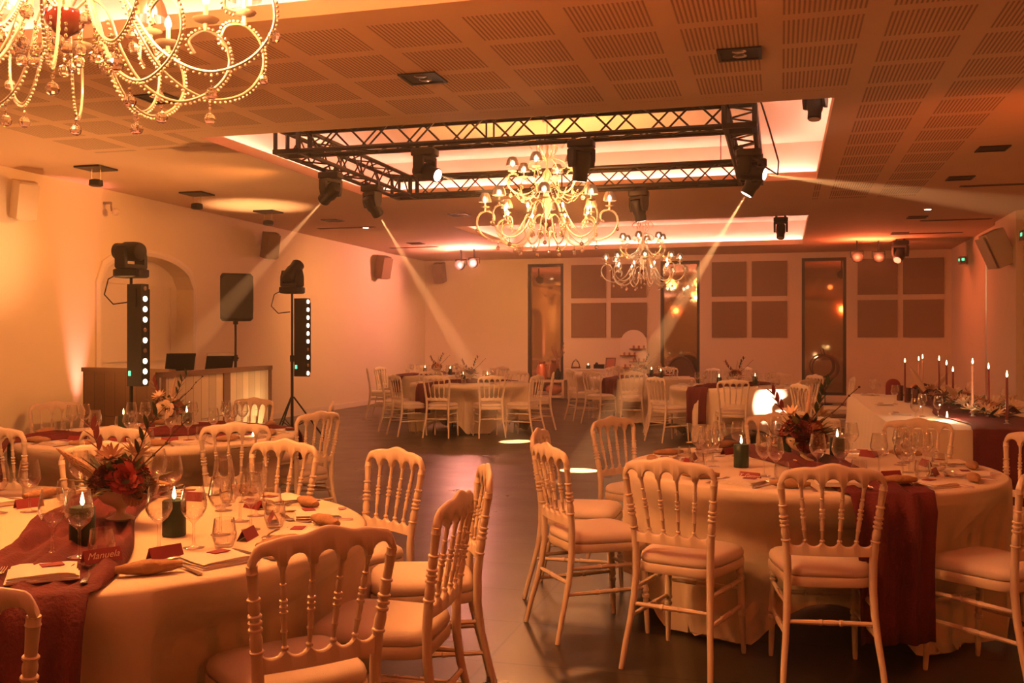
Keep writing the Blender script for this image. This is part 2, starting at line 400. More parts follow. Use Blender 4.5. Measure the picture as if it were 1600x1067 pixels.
for ya, yb in ((NY0 + .16, cyy - .06), (cyy + .06, NY1 - .16)):
    for za, zb in ((.2, .95), (1.1, 2.2)):
        m = MB(); r = .03
        for z in (za, zb): m.box((X0 - T + .05, (ya + yb) / 2, z), (.02, yb - ya, r))
        for y in (ya, yb): m.box((X0 - T + .05, y, (za + zb) / 2), (.02, r, zb - za))
        obj('panel_moulding', m, M_wallp, dr, smooth=False)
m = MB(); m.box((X1 + .1, (Y0 + 19.3) / 2, 1.7), (.2, 19.3 - Y0, 3.4)); m.box((X1 + .1, (19.42 + Y1) / 2, 1.7), (.2, Y1 - 19.42, 3.4)); m.box((X1 + .1, 19.36, 3.1), (.2, .12, .6))
m.box((X1 - .05, 17.3, 1.7), (.1, 1.5, 3.4)); struct('wall_right', m, M_wall)
m = MB(); m.box((X1 + .12, 19.36, 1.4), (.02, .12, 2.8)); o = struct('window_4', m, M_frame)
m = MB()
m.box((X1 + .1, 19.36, 2.32), (.012, .075, .88)); 
for z in (1.78, 1.7, 1.62, 1.50, 1.36, 1.22, 1.10, .98): m.box((X1 + .1, 19.36, z), (.012, .03, .05))
obj('daylight_slit', m, M_dayl, o, smooth=False)
m = MB(); m.box(((X0 + X1) / 2, Y0 - .1, 1.7), (X1 - X0 + .6, .2, 3.4)); struct('wall_front', m, M_wall)
# back wall with three tall windows
WIN = [(-5.98, -5.09), (-2.74, -1.83), (.46, 1.42)]; WZ0, WZ1 = .16, 3.27
m = MB(); xs = [X0 - .3] + [v for p in WIN for v in p] + [X1 + .3]
for i in range(0, len(xs), 2): m.box(((xs[i] + xs[i + 1]) / 2, Y1 + .15, 1.7), (xs[i + 1] - xs[i], .3, 3.4))
for a, b in WIN:
    m.box(((a + b) / 2, Y1 + .15, WZ0 / 2), (b - a, .3, WZ0)); m.box(((a + b) / 2, Y1 + .15, (WZ1 + 3.4) / 2), (b - a, .3, 3.4 - WZ1))
struct('wall_back', m, M_wall)
for i, (a, b) in enumerate(WIN):
    m = MB(); t = .065
    for x in (a + t / 2, b - t / 2): m.box((x, Y1 + .05, (WZ0 + WZ1) / 2), (t, .1, WZ1 - WZ0))
    for z in (WZ0 + t / 2, WZ1 - t / 2): m.box(((a + b) / 2, Y1 + .05, z), (b - a - 2 * t, .1, t))
    o = struct('window_%d' % (i + 1), m, M_frame)
    m = MB(); m.box(((a + b) / 2, Y1 + .09, (WZ0 + WZ1) / 2), (b - a - 2 * t, .012, WZ1 - WZ0 - 2 * t)); obj('pane', m, M_pane, o, smooth=False)
for side, (a, b) in (('left', (-4.89, -3.07)), ('centre', (-1.55, .14)), ('right', (1.66, 3.45))):     # acoustic panels, four to a bay
    k = 0
    for z0, z1 in ((1.47, 2.30), (2.42, 3.22)):
        mid = (a + b) / 2
        for x0, x1 in ((a, mid - .06), (mid + .06, b)):
            m = MB(); m.box(((x0 + x1) / 2, Y1 - .015, (z0 + z1) / 2), (x1 - x0, .03, z1 - z0))
            pos = ['lower left', 'lower right', 'upper left', 'upper right'][k]; k += 1
            tag(obj('acoustic_panel', m, M_acou, smooth=False), 'square brown acoustic panel, %s of the %s four on the back wall' % (pos, side), 'wall panel', 'acoustic panels on the back wall')
m = MB()
for a, b in zip([X0] + [p[1] for p in WIN], [p[0] for p in WIN] + [X1]): m.box(((a + b) / 2, Y1 - .01, .05), (b - a, .02, .10))
struct('baseboard_back', m, M_wallp)
m = MB(); m.box((X0 + .01, (NY1 + .1 + Y1) / 2, .05), (.02, Y1 - NY1 - .1, .10)); m.box((X0 + .01, (NY0 - .1 + Y0) / 2, .05), (.02, NY0 - .1 - Y0, .10)); struct('baseboard_left', m, M_wallp)

# ------------------------------------------------------------------ chairs
def seat_outline(ws, wb, d, n=36, p=5.0, y0=0.0):
    out = []
    for k in range(n):
        a = 2 * PI * k / n; ca, sa = math.cos(a), math.sin(a)
        x = abs(ca) ** (2 / p) * (1 if ca >= 0 else -1); y = abs(sa) ** (2 / p) * (1 if sa >= 0 else -1)
        wd = lerp(wb, ws, (y + 1) / 2)
        out.append((x * wd / 2, y * d / 2 + y0))
    return out
def make_chair():
    t = thing('banquet_chair', 'chair', 'chair')
    n = 10
    SF = seat_outline(.415, .345, .40)
    m = MB()
    def ring(s, z): return [(x * s, y * s, z) for x, y in SF]
    m.loft([ring(.985, .398), ring(1.0, .403), ring(1.0, .432), ring(.985, .437)]); obj('seat_frame', m, M_white, t)
    m = MB()
    m.loft([ring(.955, .4375), ring(.985, .445), ring(.99, .458), ring(.965, .472), ring(.90, .483), ring(.78, .490), ring(.55, .495), ring(.25, .497)]); obj('cushion', m, M_cush, t, ang=80)
    for s in (-1, 1):                                                      # rear leg running up into the turned back post
        m = MB()
        pts = [(.195, -.285, 0), (.187, -.262, .10), (.176, -.235, .20), (.168, -.212, .30), (.164, -.200, .40), (.165, -.200, .50), (.170, -.206, .575)]
        rad = [.0115, .0125, .0135, .015, .016, .016, .0155]
        a = Vector((.170, -.206, .575)); b = Vector((.196, -.240, .815))
        for q, r in [(.03, .0155), (.04, .019), (.06, .019), (.07, .0145), (.14, .0165), (.20, .0165), (.27, .0125), (.285, .0185), (.31, .0185), (.32, .013), (.35, .013), (.36, .0185), (.385, .0185), (.395, .013), (.425, .013), (.435, .0185),
                     (.46, .0185), (.47, .013), (.52, .0155), (.56, .0155), (.61, .0125), (.62, .0175), (.64, .0175), (.65, .0125), (.8, .0135), (.9, .0145), (.92, .0165), (.94, .0145), (1.0, .0145)]:
            p = a.lerp(b, q); pts.append(tuple(p)); rad.append(r)
        m.sweep([(s * x, y, z) for x, y, z in pts], rad, n); obj('back_leg', m, M_white, t)
        m = MB()                                                           # turned front leg
        m.turned((s * .168, .165, .398), (s * .178, .185, 0), [(0, .016), (.06, .016), (.07, .0185), (.10, .0185), (.11, .014), (.13, .014), (.14, .0185), (.17, .0185), (.18, .0145), (.28, .016), (.46, .0155), (.47, .018), (.50, .018), (.51, .013),
                                                                          (.53, .013), (.54, .0175), (.57, .0175), (.58, .0135), (.8, .0125), (.97, .0105), (1, .009)], n)
        obj('front_leg', m, M_white, t)
    W = .205                                                               # crest rail with five arches
    def ypl(x): return -.240 - .018 * (1 - (x / W) ** 2)
    def top(x):
        u = abs(x) / W
        z = .862 + .030 * (1 - u ** 2) + .008 * math.exp(-(u / .17) ** 2) - .005 * math.exp(-((u - .36) / .12) ** 2)
        return z - .035 * max(0, (u - .86) / .14) ** 2.2
    def bot(x):
        c = (x + .2) / .08; fr = (c - math.floor(c)) * .08 - .04
        if abs(x) > .2: fr = .04
        if abs(fr) < .0305: return .808 + .030 * math.sqrt(1 - (fr / .0305) ** 2)
        return .805
    xs = []
    for i in range(5):
        c = -.16 + .08 * i
        xs += [c + .0305 * math.sin(PI / 2 * q) for q in (-1, -.8, -.5, -.25, 0, .25, .5, .8, 1)] + ([c + .0345, c + .0455] if i < 4 else [])
    xs = [-.205, -.198] + xs + [.198, .205]
    m = MB(); rings = []
    for x in xs:
        y = ypl(x); h = .0115; t1 = top(x); b1 = bot(x); rim = .004
        rings.append([(x, y - h + rim, b1), (x, y + h - rim, b1), (x, y + h, b1 + rim), (x, y + h, t1 - .012), (x, y + h - .006, t1 - .002), (x, y, t1), (x, y - h + .006, t1 - .002), (x, y - h, t1 - .012), (x, y - h, b1 + rim)])
    m.loft(rings); obj('crest_rail', m, M_white, t, ang=50)
    m = MB(); rings = []; wb = .164
    N = 41
    for i in range(N):
        x = lerp(-wb, wb, i / (N - 1)); c = (x + wb) / (2 * wb / 5); fr = abs((c - math.floor(min(c, 4.9999))) - .5) * 2
        y = -.203 - .014 * (1 - (x / wb) ** 2); t1 = .585 - .020 * math.sqrt(max(0, 1 - (fr / .82) ** 2)) if fr < .82 else .585
        h = .010
        rings.append([(x, y - h, .528), (x, y + h, .528), (x, y + h, t1 - .006), (x, y + h * .4, t1), (x, y - h * .4, t1), (x, y - h, t1 - .006)])
    m.loft(rings); obj('back_rail', m, M_white, t, ang=50)
    for i in range(4):
        xb = -wb + 2 * wb / 5 * (i + 1); xt = -.12 + .08 * i
        a = (xb, -.203 - .014 * (1 - (xb / wb) ** 2), .582); b = (xt, ypl(xt), .809)
        m = MB()
        m.turned(a, b, [(0, .010), (.03, .010), (.05, .0055), (.20, .008), (.22, .010), (.24, .0075), (.36, .0095), (.41, .007), (.42, .0115), (.45, .0115), (.46, .0075), (.48, .0075), (.49, .0115), (.52, .0115), (.53, .0075),
                        (.55, .0075), (.56, .0115), (.59, .0115), (.60, .007), (.68, .0095), (.75, .0065), (.76, .009), (.78, .009), (.79, .0065), (.94, .0075), (.97, .010), (1, .011)], 8)
        obj('spindle', m, M_white, t)
    SP = [(0, .008), (.1, .009), (.3, .0105), (.36, .0105), (.37, .013), (.40, .013), (.41, .0095), (.48, .012), (.52, .012), (.59, .0095), (.60, .013), (.63, .013), (.64, .0105), (.7, .0105), (.9, .009), (1, .008)]
    def st(a, b):
        m = MB(); m.turned(a, b, SP, 8); obj('stretcher', m, M_white, t)
    for s in (-1, 1):
        st((s * .171, .170, .330), (s * .166, -.206, .330)); st((s * .174, .176, .215), (s * .174, -.232, .215))
    st((-.172, .173, .285), (.172, .173, .285)); st((-.170, -.218, .265), (.170, -.218, .265))
    return t
def clock(c, p, step=1.0):
    a = math.atan2(p[1] - c[1], p[0] - c[0]) - YAW                          # angle as the camera sees it, 6 o'clock nearest
    return (3 - a / (PI / 6)) % 12
T1, T2, T3, T4, T5, T6, T7 = (.13, 5.12), (-2.23, 2.77), (-4.06, 5.72), (-4.60, 14.22), (-6.25, 17.3), (-2.35, 17.1), (-.62, 14.1)
TN = {'T1': 'right foreground round table', 'T2': 'left foreground round table', 'T3': 'middle-left round table before the DJ booth', 'T4': 'round table on the far left dance-floor edge',
      'T5': 'hazy round table in the far left corner', 'T6': 'far round table before the arched board', 'T7': 'round table behind the right foreground one'}
TSH = {'T1': 'right foreground table', 'T2': 'left foreground table', 'T3': 'table before the DJ booth', 'T4': 'far left table', 'T5': 'far corner table', 'T6': 'far middle table', 'T7': 'far right table'}
TG = {'T1': 'chairs round the right foreground table', 'T2': 'chairs round the left foreground table', 'T3': 'chairs round the middle-left table', 'T4': 'chairs round the far left table',
      'T5': 'chairs round the corner table', 'T6': 'chairs round the table before the arched board', 'T7': 'chairs round the table behind the right foreground one', 'H': 'chairs by the head table'}
CHAIRS = [
 ('T1', -.38, 4.28, 74, 'with its back to the camera, at the left'), ('T1', .16, 4.25, 98, 'with its back squarely to the camera'),
 ('T1', -.86, 4.63, 36, 'seen from its side, nearer, left'), ('T1', -1.04, 5.23, 1, 'mostly hidden behind the side-on one, left'),
 ('T1', -.83, 6.05, -32, 'against the dark floor on the far left side'), ('T1', -.01, 6.54, -85, 'glowing orange behind the flowers'),
 ('T1', .79, 6.29, -98, 'at the back right, before the head table'), ('T1', 1.17, 5.61, -135, 'further one cut by the right picture edge'), ('T1', .84, 4.39, 136, 'nearest one cut by the right picture edge'),
 ('T2', -2.97, 3.77, -55, 'behind the flower bowl'), ('T2', -2.39, 4.06, -100, 'behind the wine glasses, facing the camera'), ('T2', -1.80, 3.88, -120, 'with dark floor behind its spindles, facing us'),
 ('T2', -1.34, 3.54, -157, 'side-on at the aisle, further of the two'), ('T2', -1.25, 2.95, 183, 'side-on at the aisle, nearer of the two'), ('T2', -1.33, 2.47, 140, 'large, dark in shade, back to the camera'), ('T2', -1.75, 1.79, 115, 'cut by the lower left picture corner'),
 ('T3', -4.31, 4.82, 87, 'cut by the left picture edge'), ('T3', -3.70, 4.97, 101, 'back to camera, right of burgundy drape'), ('T3', -3.27, 5.36, 123, 'back to camera, right of the candle'),
 ('T3', -5.49, 6.39, -55, 'against the pink-lit wall'), ('T3', -4.37, 7.21, -93, 'before the bright booth front'), ('T3', -3.32, 6.23, 160, 'side-on with a candle flame beyond'), ('T3', -3.70, 7.03, 205, 'narrow side view behind another chair'),
 ('T4', -4.73, 13.32, 90, 'back to the camera, beside the burgundy drape'), ('T4', -4.09, 13.49, 120, 'back to the camera, right of centre'), ('T4', -5.26, 13.39, 47, 'turned half right, nearest at the left'),
 ('T4', -5.71, 14.01, 23, 'thin side view at the left'), ('T4', -3.63, 13.73, 165, 'turned left, nearest at the right'), ('T4', -3.69, 14.85, 195, 'edge-on at the far right'), ('T4', -5.49, 14.97, -65, 'facing the camera, behind left'), ('T4', -4.22, 15.2, -105, 'facing the camera, behind right'),
 ('T5', -6.98, 16.37, 25, 'leftmost, against the wall'), ('T5', -7.18, 17.3, -10, 'at the left side'), ('T5', -6.90, 18.37, -70, 'against the wall, back left'), ('T5', -6.18, 18.57, -85, 'under the pink lamps'), ('T5', -5.34, 17.99, -120, 'at the right side'),
 ('T6', -3.32, 16.72, 35, 'leftmost'), ('T6', -2.92, 16.19, 60, 'back to the camera, left'), ('T6', -2.36, 15.90, 100, 'back to the camera, middle'), ('T6', -2.92, 18.20, -55, 'below the arched board'), ('T6', -2.08, 18.37, -90, 'below the middle window'), ('T6', -1.36, 17.88, -135, 'right, beside the window'), ('T6', -.83, 18.86, -145, 'standing apart at the right'),
 ('T7', -1.48, 13.55, 45, 'nearest at the left, seat turned right'), ('T7', -1.68, 14.5, 10, 'further at the left'), ('T7', -.62, 12.95, 98, 'back to the camera, middle'), ('T7', .17, 13.36, 140, 'back to camera, beside the bright lamp spot'), ('T7', .28, 14.78, 215, 'right, beneath the window with hoop'), ('T7', -.03, 15.25, -90, 'facing the camera behind the table'),
 ('H', .70, 13.95, 185, 'by the window with the hoop'), ('H', .42, 11.80, 30, 'drawn up to the left side of the head table'),
]
for tb, x, y, rot, d in CHAIRS:
    lab = 'white chair ' + d + ', at the ' + TSH.get(tb, 'head table')
    if tb == 'H': lab = 'white chair standing ' + d
    lab = lab.replace(', at the ', ', ') if len(lab.split()) > 16 else lab; ws = lab.split()
    if len(ws) > 16: print('LONG', len(ws), lab)
    first_or_dup(STORE, 'chair', make_chair, (x, y, 0), math.radians(rot - 90), lab, TG[tb])

# ------------------------------------------------------------------ round tables, cloths and runners
R_T = .90; H_T = .735; Z_TOP = .747
def make_table():
    t = thing('round_table', 'table', 'table')
    m = MB(); m.lathe([(.88, 0), (.90, .006), (.90, .022), (.88, .028)], (0, 0, H_T - .028), 48); obj('tabletop', m, M_woodd, t)
    for k in range(4):
        a = PI / 4 + k * PI / 2; m = MB(); m.sweep([(.50 * math.cos(a), .50 * math.sin(a), H_T - .028), (.62 * math.cos(a), .62 * math.sin(a), 0)], .014, 8); obj('leg', m, M_blk, t)
    return t
def seat_limit(chs, a):
    best = 9.0
    for (x, y, rot) in chs:
        f = (math.cos(rot), math.sin(rot)); sd = (f[1], -f[0])
        for da in (-.05, -.025, 0, .025, .05):
            ux, uy = math.cos(a + da), math.sin(a + da)
            for q in range(36, 92, 2):
                r = q / 100.0
                dx, dy = ux * r - x, uy * r - y
                if abs(dx * sd[0] + dy * sd[1]) < .215 and -.25 < dx * f[0] + dy * f[1] < .215:
                    best = min(best, r); break
    return best - .03
def cloth(seed, corner, pool=1.0, half=1.42, chs=()):
    LIM = [seat_limit(chs, 2 * PI * i / 144) for i in range(144)]
    LIM = [min(LIM[(i + k) % 144] + .02 * abs(k) for k in (-3, -2, -1, 0, 1, 2, 3)) for i in range(144)]
    rnd = random.Random(seed); ph = [rnd.uniform(0, 2 * PI) for _ in range(5)]
    NT = 144; rows = []
    tops = [.02, .3, .6, .84, .895, .915]; zs = [Z_TOP] * 4 + [Z_TOP - .002, Z_TOP - .014]
    SN = 14
    def L(a):
        q = (a - corner + PI / 4) % (PI / 2) - PI / 4                          # 0 at a corner of the square cloth
        return min(1.12, half / max(abs(math.cos(q + PI / 4)), abs(math.sin(q + PI / 4))) * 1.0 - R_T + .0)
    def fold(a, s):
        q = (a - corner + PI / 4) % (PI / 2) - PI / 4; k = math.exp(-(q / .33) ** 2)
        f = .5 * math.sin(9 * a + ph[0]) + .35 * math.sin(14 * a + ph[1] + 1.2 * s) + .25 * math.sin(23 * a + ph[2])
        g = math.cos(q * 12) * k
        return (.040 * f + .06 * g) * min(1, s / .30) * (1 if s > 0 else 0)
    for j in range(len(tops)): rows.append([(tops[j] * math.cos(2 * PI * i / NT), tops[j] * math.sin(2 * PI * i / NT), zs[j]) for i in range(NT)])
    for k in range(1, SN + 1):
        row = []
        for i in range(NT):
            a = 2 * PI * i / NT; Lg = L(a); s = Lg * k / SN; z = Z_TOP - .014 - s; r = .918 + .012 * s + fold(a, s)
            if z < .012:
                ex = .012 - z; r += ex * .42 * pool + .02 * math.sin(11 * a + 3 * ex); z = .012 + .035 * abs(math.sin(9 * ex + 5 * a)) * min(1, ex * 5) * (1 - min(1, ex / .4) * .5)
            if LIM[i] < r: r = lerp(r, min(r, LIM[i] - .03 + .5 * fold(a, s) * (1 if LIM[i] > .80 else .3)), min(1, max(0, (.70 - z) / .16)))
            row.append((r * math.cos(a), r * math.sin(a), z))
        rows.append(row)
    m = MB(); m.loft(rows, cap=False); m.add([rows[0][i] for i in range(NT)], [tuple(range(NT))]); return m
def runner(ang, wid, l0, l1, seed, sag=0.0, side=0.0):
    """gauze strip over the table along ang; l0 and l1 = how far each end hangs down"""
    rnd = random.Random(seed); ph = [rnd.uniform(0, 6) for _ in range(4)]
    NW = 40; half = R_T + .022
    st = []
    for k in range(9): st.append(('d0', l0 * (1 - k / 8)))
    for k in range(1, 60): st.append(('t', lerp(-half, half, k / 60)))
    for k in range(9): st.append(('d1', l1 * k / 8))
    rows = []
    for kind, v in st:
        row = []
        for i in range(NW):
            u = i / (NW - 1) * 2 - 1
            if kind == 't':
                sh = .05 * math.sin(2.2 * v + ph[0]); ww = wid * (1 + .10 * math.sin(3 * v + ph[1])); edge = max(0, abs(v) / half)
                y = u * ww / 2 + sh * (1 - edge ** 2)
                ridge = max(0, math.sin(u * 7 + 2.5 * v + ph[2])) * .026 + max(0, math.sin(u * 13 - 5 * v + ph[3])) * .014 + max(0, math.sin(u * 5 + 9 * v + ph[1])) * .016 + .006 * math.sin(u * 21 + 17 * v)
                z = Z_TOP + .004 + ridge * (1 - edge ** 6) * (1 if abs(u) < .97 else .1); x = v * math.sqrt(max(.0, 1 - (y / half) ** 2 * edge ** 2)) if edge > .9 else v
            else:
                sg = -1 if kind == 'd0' else 1; ww = wid * (1 - .10 * min(1, v / .3)); y = u * ww / 2
                f = .018 * math.sin(u * 8 + ph[2]) * min(1, v / .12) + .010 * math.sin(u * 15 + ph[3] + v * 3) * min(1, v / .12)
                x = sg * (half * math.sqrt(max(0, 1 - (y / half) ** 2)) + .035 * min(1, v / .06) + .02 * v + f + .008); z = Z_TOP + .004 - .02 * min(1, v / .05) * 0 - v
                if z < .03: z = .03
            row.append((x, y, z))
        rows.append(row)
    m = MB(); m.grid(rows); m.xf(Matrix.Rotation(ang, 4, 'Z')); return m
R = math.radians
TABLES = {'T1': (T1, R(-128), 1.0, R(-70), .36, .50, .60, 1), 'T2': (T2, R(-140), 1.0, R(-62), .34, .40, .62, 2), 'T3': (T3, R(-100), 1.0, R(-135), .34, .35, .50, 3), 'T4': (T4, R(-60), 1.0, R(-118), .32, .35, .42, 4),
          'T5': (T5, R(-80), 1.0, R(-120), .32, .3, .3, 5), 'T6': (T6, R(-80), 1.0, R(-118), .30, .3, .30, 6), 'T7': (T7, R(-120), 1.0, R(-120), .33, .35, .48, 7)}
ZA = lambda s: s
for k, (c, cor, pool, ra, wd, l0, l1, sd) in TABLES.items():
    first_or_dup(STORE, 'table', make_table, (c[0], c[1], 0), 0, ('dark round folding table under the cloth, %s' % TN[k]), 'round tables')
    o = obj('tablecloth', cloth(sd, cor, pool, chs=[(q[1] - c[0], q[2] - c[1], math.radians(q[3])) for q in CHAIRS if q[0] == k]), M_cloth, loc=(c[0], c[1], 0), ang=180)
    tag(o, 'long cream cloth draped over the ' + TN[k], 'tablecloth', 'cream tablecloths')
    o = obj('table_runner', runner(ra, wd, l0, l1, sd), M_burg, loc=(c[0], c[1], 0), ang=180)
    sol = o.modifiers.new('thickness', 'SOLIDIFY'); sol.thickness = .002; sol.offset = 1
    tag(o, 'burgundy gauze runner hanging over the ' + TN[k], 'table runner', 'burgundy runners')
ZR = Z_TOP + .001
# ------------------------------------------------------------------ tableware builders
def wine_me():
    m = MB(); m.lathe([(.0005, .0), (.031, .0008), (.032, .002), (.012, .006), (.0045, .012), (.0038, .05), (.0042, .075), (.012, .084), (.028, .098), (.0385, .120), (.039, .135), (.034, .165), (.0295, .190), (.0283, .1895), (.0328, .165), (.0375, .135), (.037, .121), (.027, .101), (.010, .088), (.0005, .086)], n=20, cap=False); return m
def make_wine():
    t = obj('wine_glass', wine_me(), M_glass, ang=80); return t
def make_tumbler():
    m = MB(); m.lathe([(.0005, 0), (.024, 0), (.027, .003), (.036, .03), (.0365, .045), (.030, .088), (.0288, .0878), (.035, .045), (.0345, .032), (.026, .009), (.0005, .008)], n=20, cap=False); return obj('water_glass', m, M_glass, ang=80)
def make_napkin():
    m = MB()
    for k, (w_, d_, z, r) in enumerate([(.175, .165, .0, 0), (.168, .155, .006, .03), (.16, .15, .012, -.02)]):
        P = []
        for i in range(9):
            row = []
            for j in range(9):
                u, v = i / 8 * 2 - 1, j / 8 * 2 - 1
                row.append((u * w_ / 2, v * d_ / 2, z + .006 - .005 * abs(u) ** 6 + .0015 * math.sin(3 * u + 2 * v + k)))
            P.append(row)
        i0 = len(m.v); m.grid(P); m.grid([[(x, y, z) for x, y, _ in r_] for r_ in (P[0], P[-1])] if False else [[P[i][0], (P[i][0][0], P[i][0][1], z)] for i in range(9)]); m.grid([[P[i][8], (P[i][8][0], P[i][8][1], z)] for i in range(9)])
        m.grid([[P[0][i], (P[0][i][0], P[0][i][1], z)] for i in range(9)]); m.grid([[P[8][i], (P[8][i][0], P[8][i][1], z)] for i in range(9)])
        m.xf(Matrix.Rotation(r, 4, 'Z'), i0)
    t = obj('napkin', m, M_nap, ang=60)
    m = MB(); m.box((.02, .03, .0205), (.055, .04, .002), .2); obj('menu_tag', m, M_card, t, smooth=False)
    return t
def make_bread():
    m = MB(); rings = []; n = 12
    for i in range(13):
        u = i / 12; x = (u - .5) * .17; r = .026 * math.sin(PI * min(.94, max(.06, u))) ** .45 * (1 + .06 * math.sin(u * 17))
        rings.append([(x, r * 1.1 * math.cos(2 * PI * k / n) * (1 + .04 * math.sin(5 * k + i)), .020 + r * .78 * math.sin(2 * PI * k / n)) for k in range(n)])
    m.loft(rings); return obj('bread_roll', m, M_bread, ang=80)
def strip(m, path, th=.0022):
    """flat cutlery blank: list of (y, half width, z)"""
    rings = [[(-w_, y, z), (w_, y, z), (w_ * .8, y, z + th), (-w_ * .8, y, z + th)] for y, w_, z in path]; m.loft(rings)
def make_fork():
    m = MB(); strip(m, [(-.10, .008, .001), (-.07, .0075, .003), (0, .0035, .007), (.035, .004, .006), (.05, .011, .003), (.058, .012, .003)])
    for x in (-.0095, -.0032, .0032, .0095):
        i0 = len(m.v); strip(m, [(.056, .0022, .003), (.085, .0017, .005), (.098, .0008, .008)]); m.xf(Matrix.Translation((x, 0, 0)), i0)
    return obj('fork', m, M_silver)
def make_knife():
    m = MB(); strip(m, [(-.11, .0085, .001), (-.08, .009, .001), (0, .006, .001), (.01, .0055, .001), (.02, .009, .001), (.07, .0095, .001), (.10, .006, .001), (.112, .001, .001)], .003); return obj('knife', m, M_silver)
def make_spoon():
    m = MB(); strip(m, [(-.085, .0065, .001), (-.05, .006, .003), (.02, .003, .007), (.045, .0035, .006)])
    m.ball((0, .064, .0045), .001, 12, 6, (15, 23, 3.5)); return obj('spoon', m, M_silver)
def make_card(text=None):
    m = MB(); w_, h_ = .05, .034
    m.add([(-w_, -.018, 0), (w_, -.018, 0), (w_, 0, h_), (-w_, 0, h_), (w_, .018, 0), (-w_, .018, 0), (-w_, -.017, 0), (w_, -.017, 0), (w_, 0, h_ - .002), (-w_, 0, h_ - .002), (w_, .017, 0), (-w_, .017, 0)],
          [(0, 1, 2, 3), (3, 2, 4, 5), (7, 6, 9, 8), (8, 9, 11, 10)])
    t = obj('name_card', m, M_card, smooth=False)
    if text:
        f = bpy.data.curves.new('lettering', 'FONT'); f.body = text; f.size = .026; f.align_x = 'CENTER'; f.align_y = 'CENTER'; f.shear = .45; f.extrude = .0003; f.resolution_u = 3
        f.materials.append(M_print); q = bpy.data.objects.new('lettering_text', f); me = bpy.data.meshes.new_from_object(q); bpy.data.objects.remove(q)
        o = link('lettering', me, t)
        o.location = (.0, -.0098, .017); o.rotation_euler = (math.atan2(h_, .018), 0, 0); o['label'] = 'white handwritten name'
    return t
def flame(m, z, s=1.0):
    m.lathe([(.0004 * s, 0), (.0042 * s, .004 * s), (.0055 * s, .010 * s), (.0042 * s, .019 * s), (.0018 * s, .029 * s), (.0003 * s, .036 * s)], (0, 0, z), 8)
def make_pillar(h=.115, r=.037):
    t = thing('pillar_candle', 'candle', 'candle')
    m = MB(); m.lathe([(r - .002, 0), (r, .003), (r, h - .003), (r - .003, h), (r * .7, h - .003), (.001, h - .005)], n=24); obj('wax', m, M_wax, t, ang=50)
    m = MB(); m.sweep([(0, 0, h - .005), (.0005, 0, h + .006)], .0013, 5); obj('wick', m, M_wick, t)
    m = MB(); flame(m, h + .003, 1.15); obj('flame', m, M_flame, t); return t
def make_taper(h, mtl):
    t = thing('taper_candle', 'candle', 'candle')
    m = MB(); m.lathe([(.026, 0), (.027, .004), (.012, .008), (.008, .020), (.014, .026), (.014, .034)], n=12); obj('candle_holder', m, M_gold, t)
    m = MB(); m.lathe([(.011, .028), (.0112, .05), (.0085, h)], n=10); obj('wax', m, mtl, t)
    m = MB(); flame(m, h + .002, 1.35); obj('flame', m, M_flame, t); return t
# ---- flowers
def petals(m, layers, c=(0, 0, 0), rot=None):
    i0 = len(m.v)
    for cnt, rad, hgt, hw, curl, z0, a0 in layers:
        for k in range(cnt):
            a = a0 + 2 * PI * k / cnt; P = []
            for vi in range(5):
                v = vi / 4; row = []
                for ui in range(5):
                    u = ui / 2 - 1; wv = hw * math.sin(PI * min(.92, .12 + .75 * v)) ** .7
                    rr = rad * (.15 + .85 * math.sin(v * PI / 2)) + curl * max(0, v - .6) * rad * 1.5 + .10 * rad * (1 - u * u) * 0
                    row.append((rr * math.cos(a + u * wv), rr * math.sin(a + u * wv), z0 + hgt * v - .25 * hgt * curl * max(0, v - .6) - .12 * hgt * u * u * v))
                P.append(row)
            m.grid(P)
    m.xf(Matrix.Translation(c) @ (rot or Matrix.Identity(4)), i0)
def rose_me(s):
    m = MB(); m.ball((0, 0, .3 * s), .16 * s, 8, 6, (1, 1, 1.4))
    petals(m, [(3, .16 * s, .62 * s, 1.1, 0, .02 * s, 0), (4, .26 * s, .60 * s, .95, .1, 0, .5), (5, .38 * s, .56 * s, .85, .3, 0, .2), (6, .52 * s, .48 * s, .72, .5, 0, .7), (7, .68 * s, .34 * s, .62, .7, 0, .1), (7, .85 * s, .18 * s, .60, .6, 0, .5)]); return m
def carn_me(s):
    rnd = random.Random(5); m = MB()
    for L in range(6):
        n = 7 + L * 3; rad = s * (.18 + .15 * L); h = s * (.62 - .09 * L)
        for k in range(n):
            a = 2 * PI * k / n + L; P = []
            for vi in range(4):
                v = vi / 3; row = []
                for ui in range(5):
                    u = ui / 2 - 1; rr = rad * (.2 + .8 * v) + .03 * s * math.sin(ui * PI + k) * v; row.append((rr * math.cos(a + u * .34), rr * math.sin(a + u * .34), h * v ** .8 + .06 * s * (1 if ui % 2 else -1) * v + rnd.uniform(-.01, .01) * s))
                P.append(row)
            m.grid(P)
    return m
def star_me(s, n=9, tilt=.35):
    m = MB(); m.ball((0, 0, .04 * s), .16 * s, 8, 4)
    for lay in range(2):
        for k in range(n):
            a = 2 * PI * k / n + lay * .35; P = []
            for vi in range(6):
                v = vi / 5; r = s * (.1 + .85 * v) * (1 - .15 * lay); wv = .13 * s * math.sin(PI * min(.97, .1 + v * .9)); z = s * (tilt + .25 * lay) * v
                P.append([(r * math.cos(a) - t * wv * math.sin(a), r * math.sin(a) + t * wv * math.cos(a), z + .04 * s * abs(t)) for t in (-1, 0, 1)])
            m.grid(P)
    return m
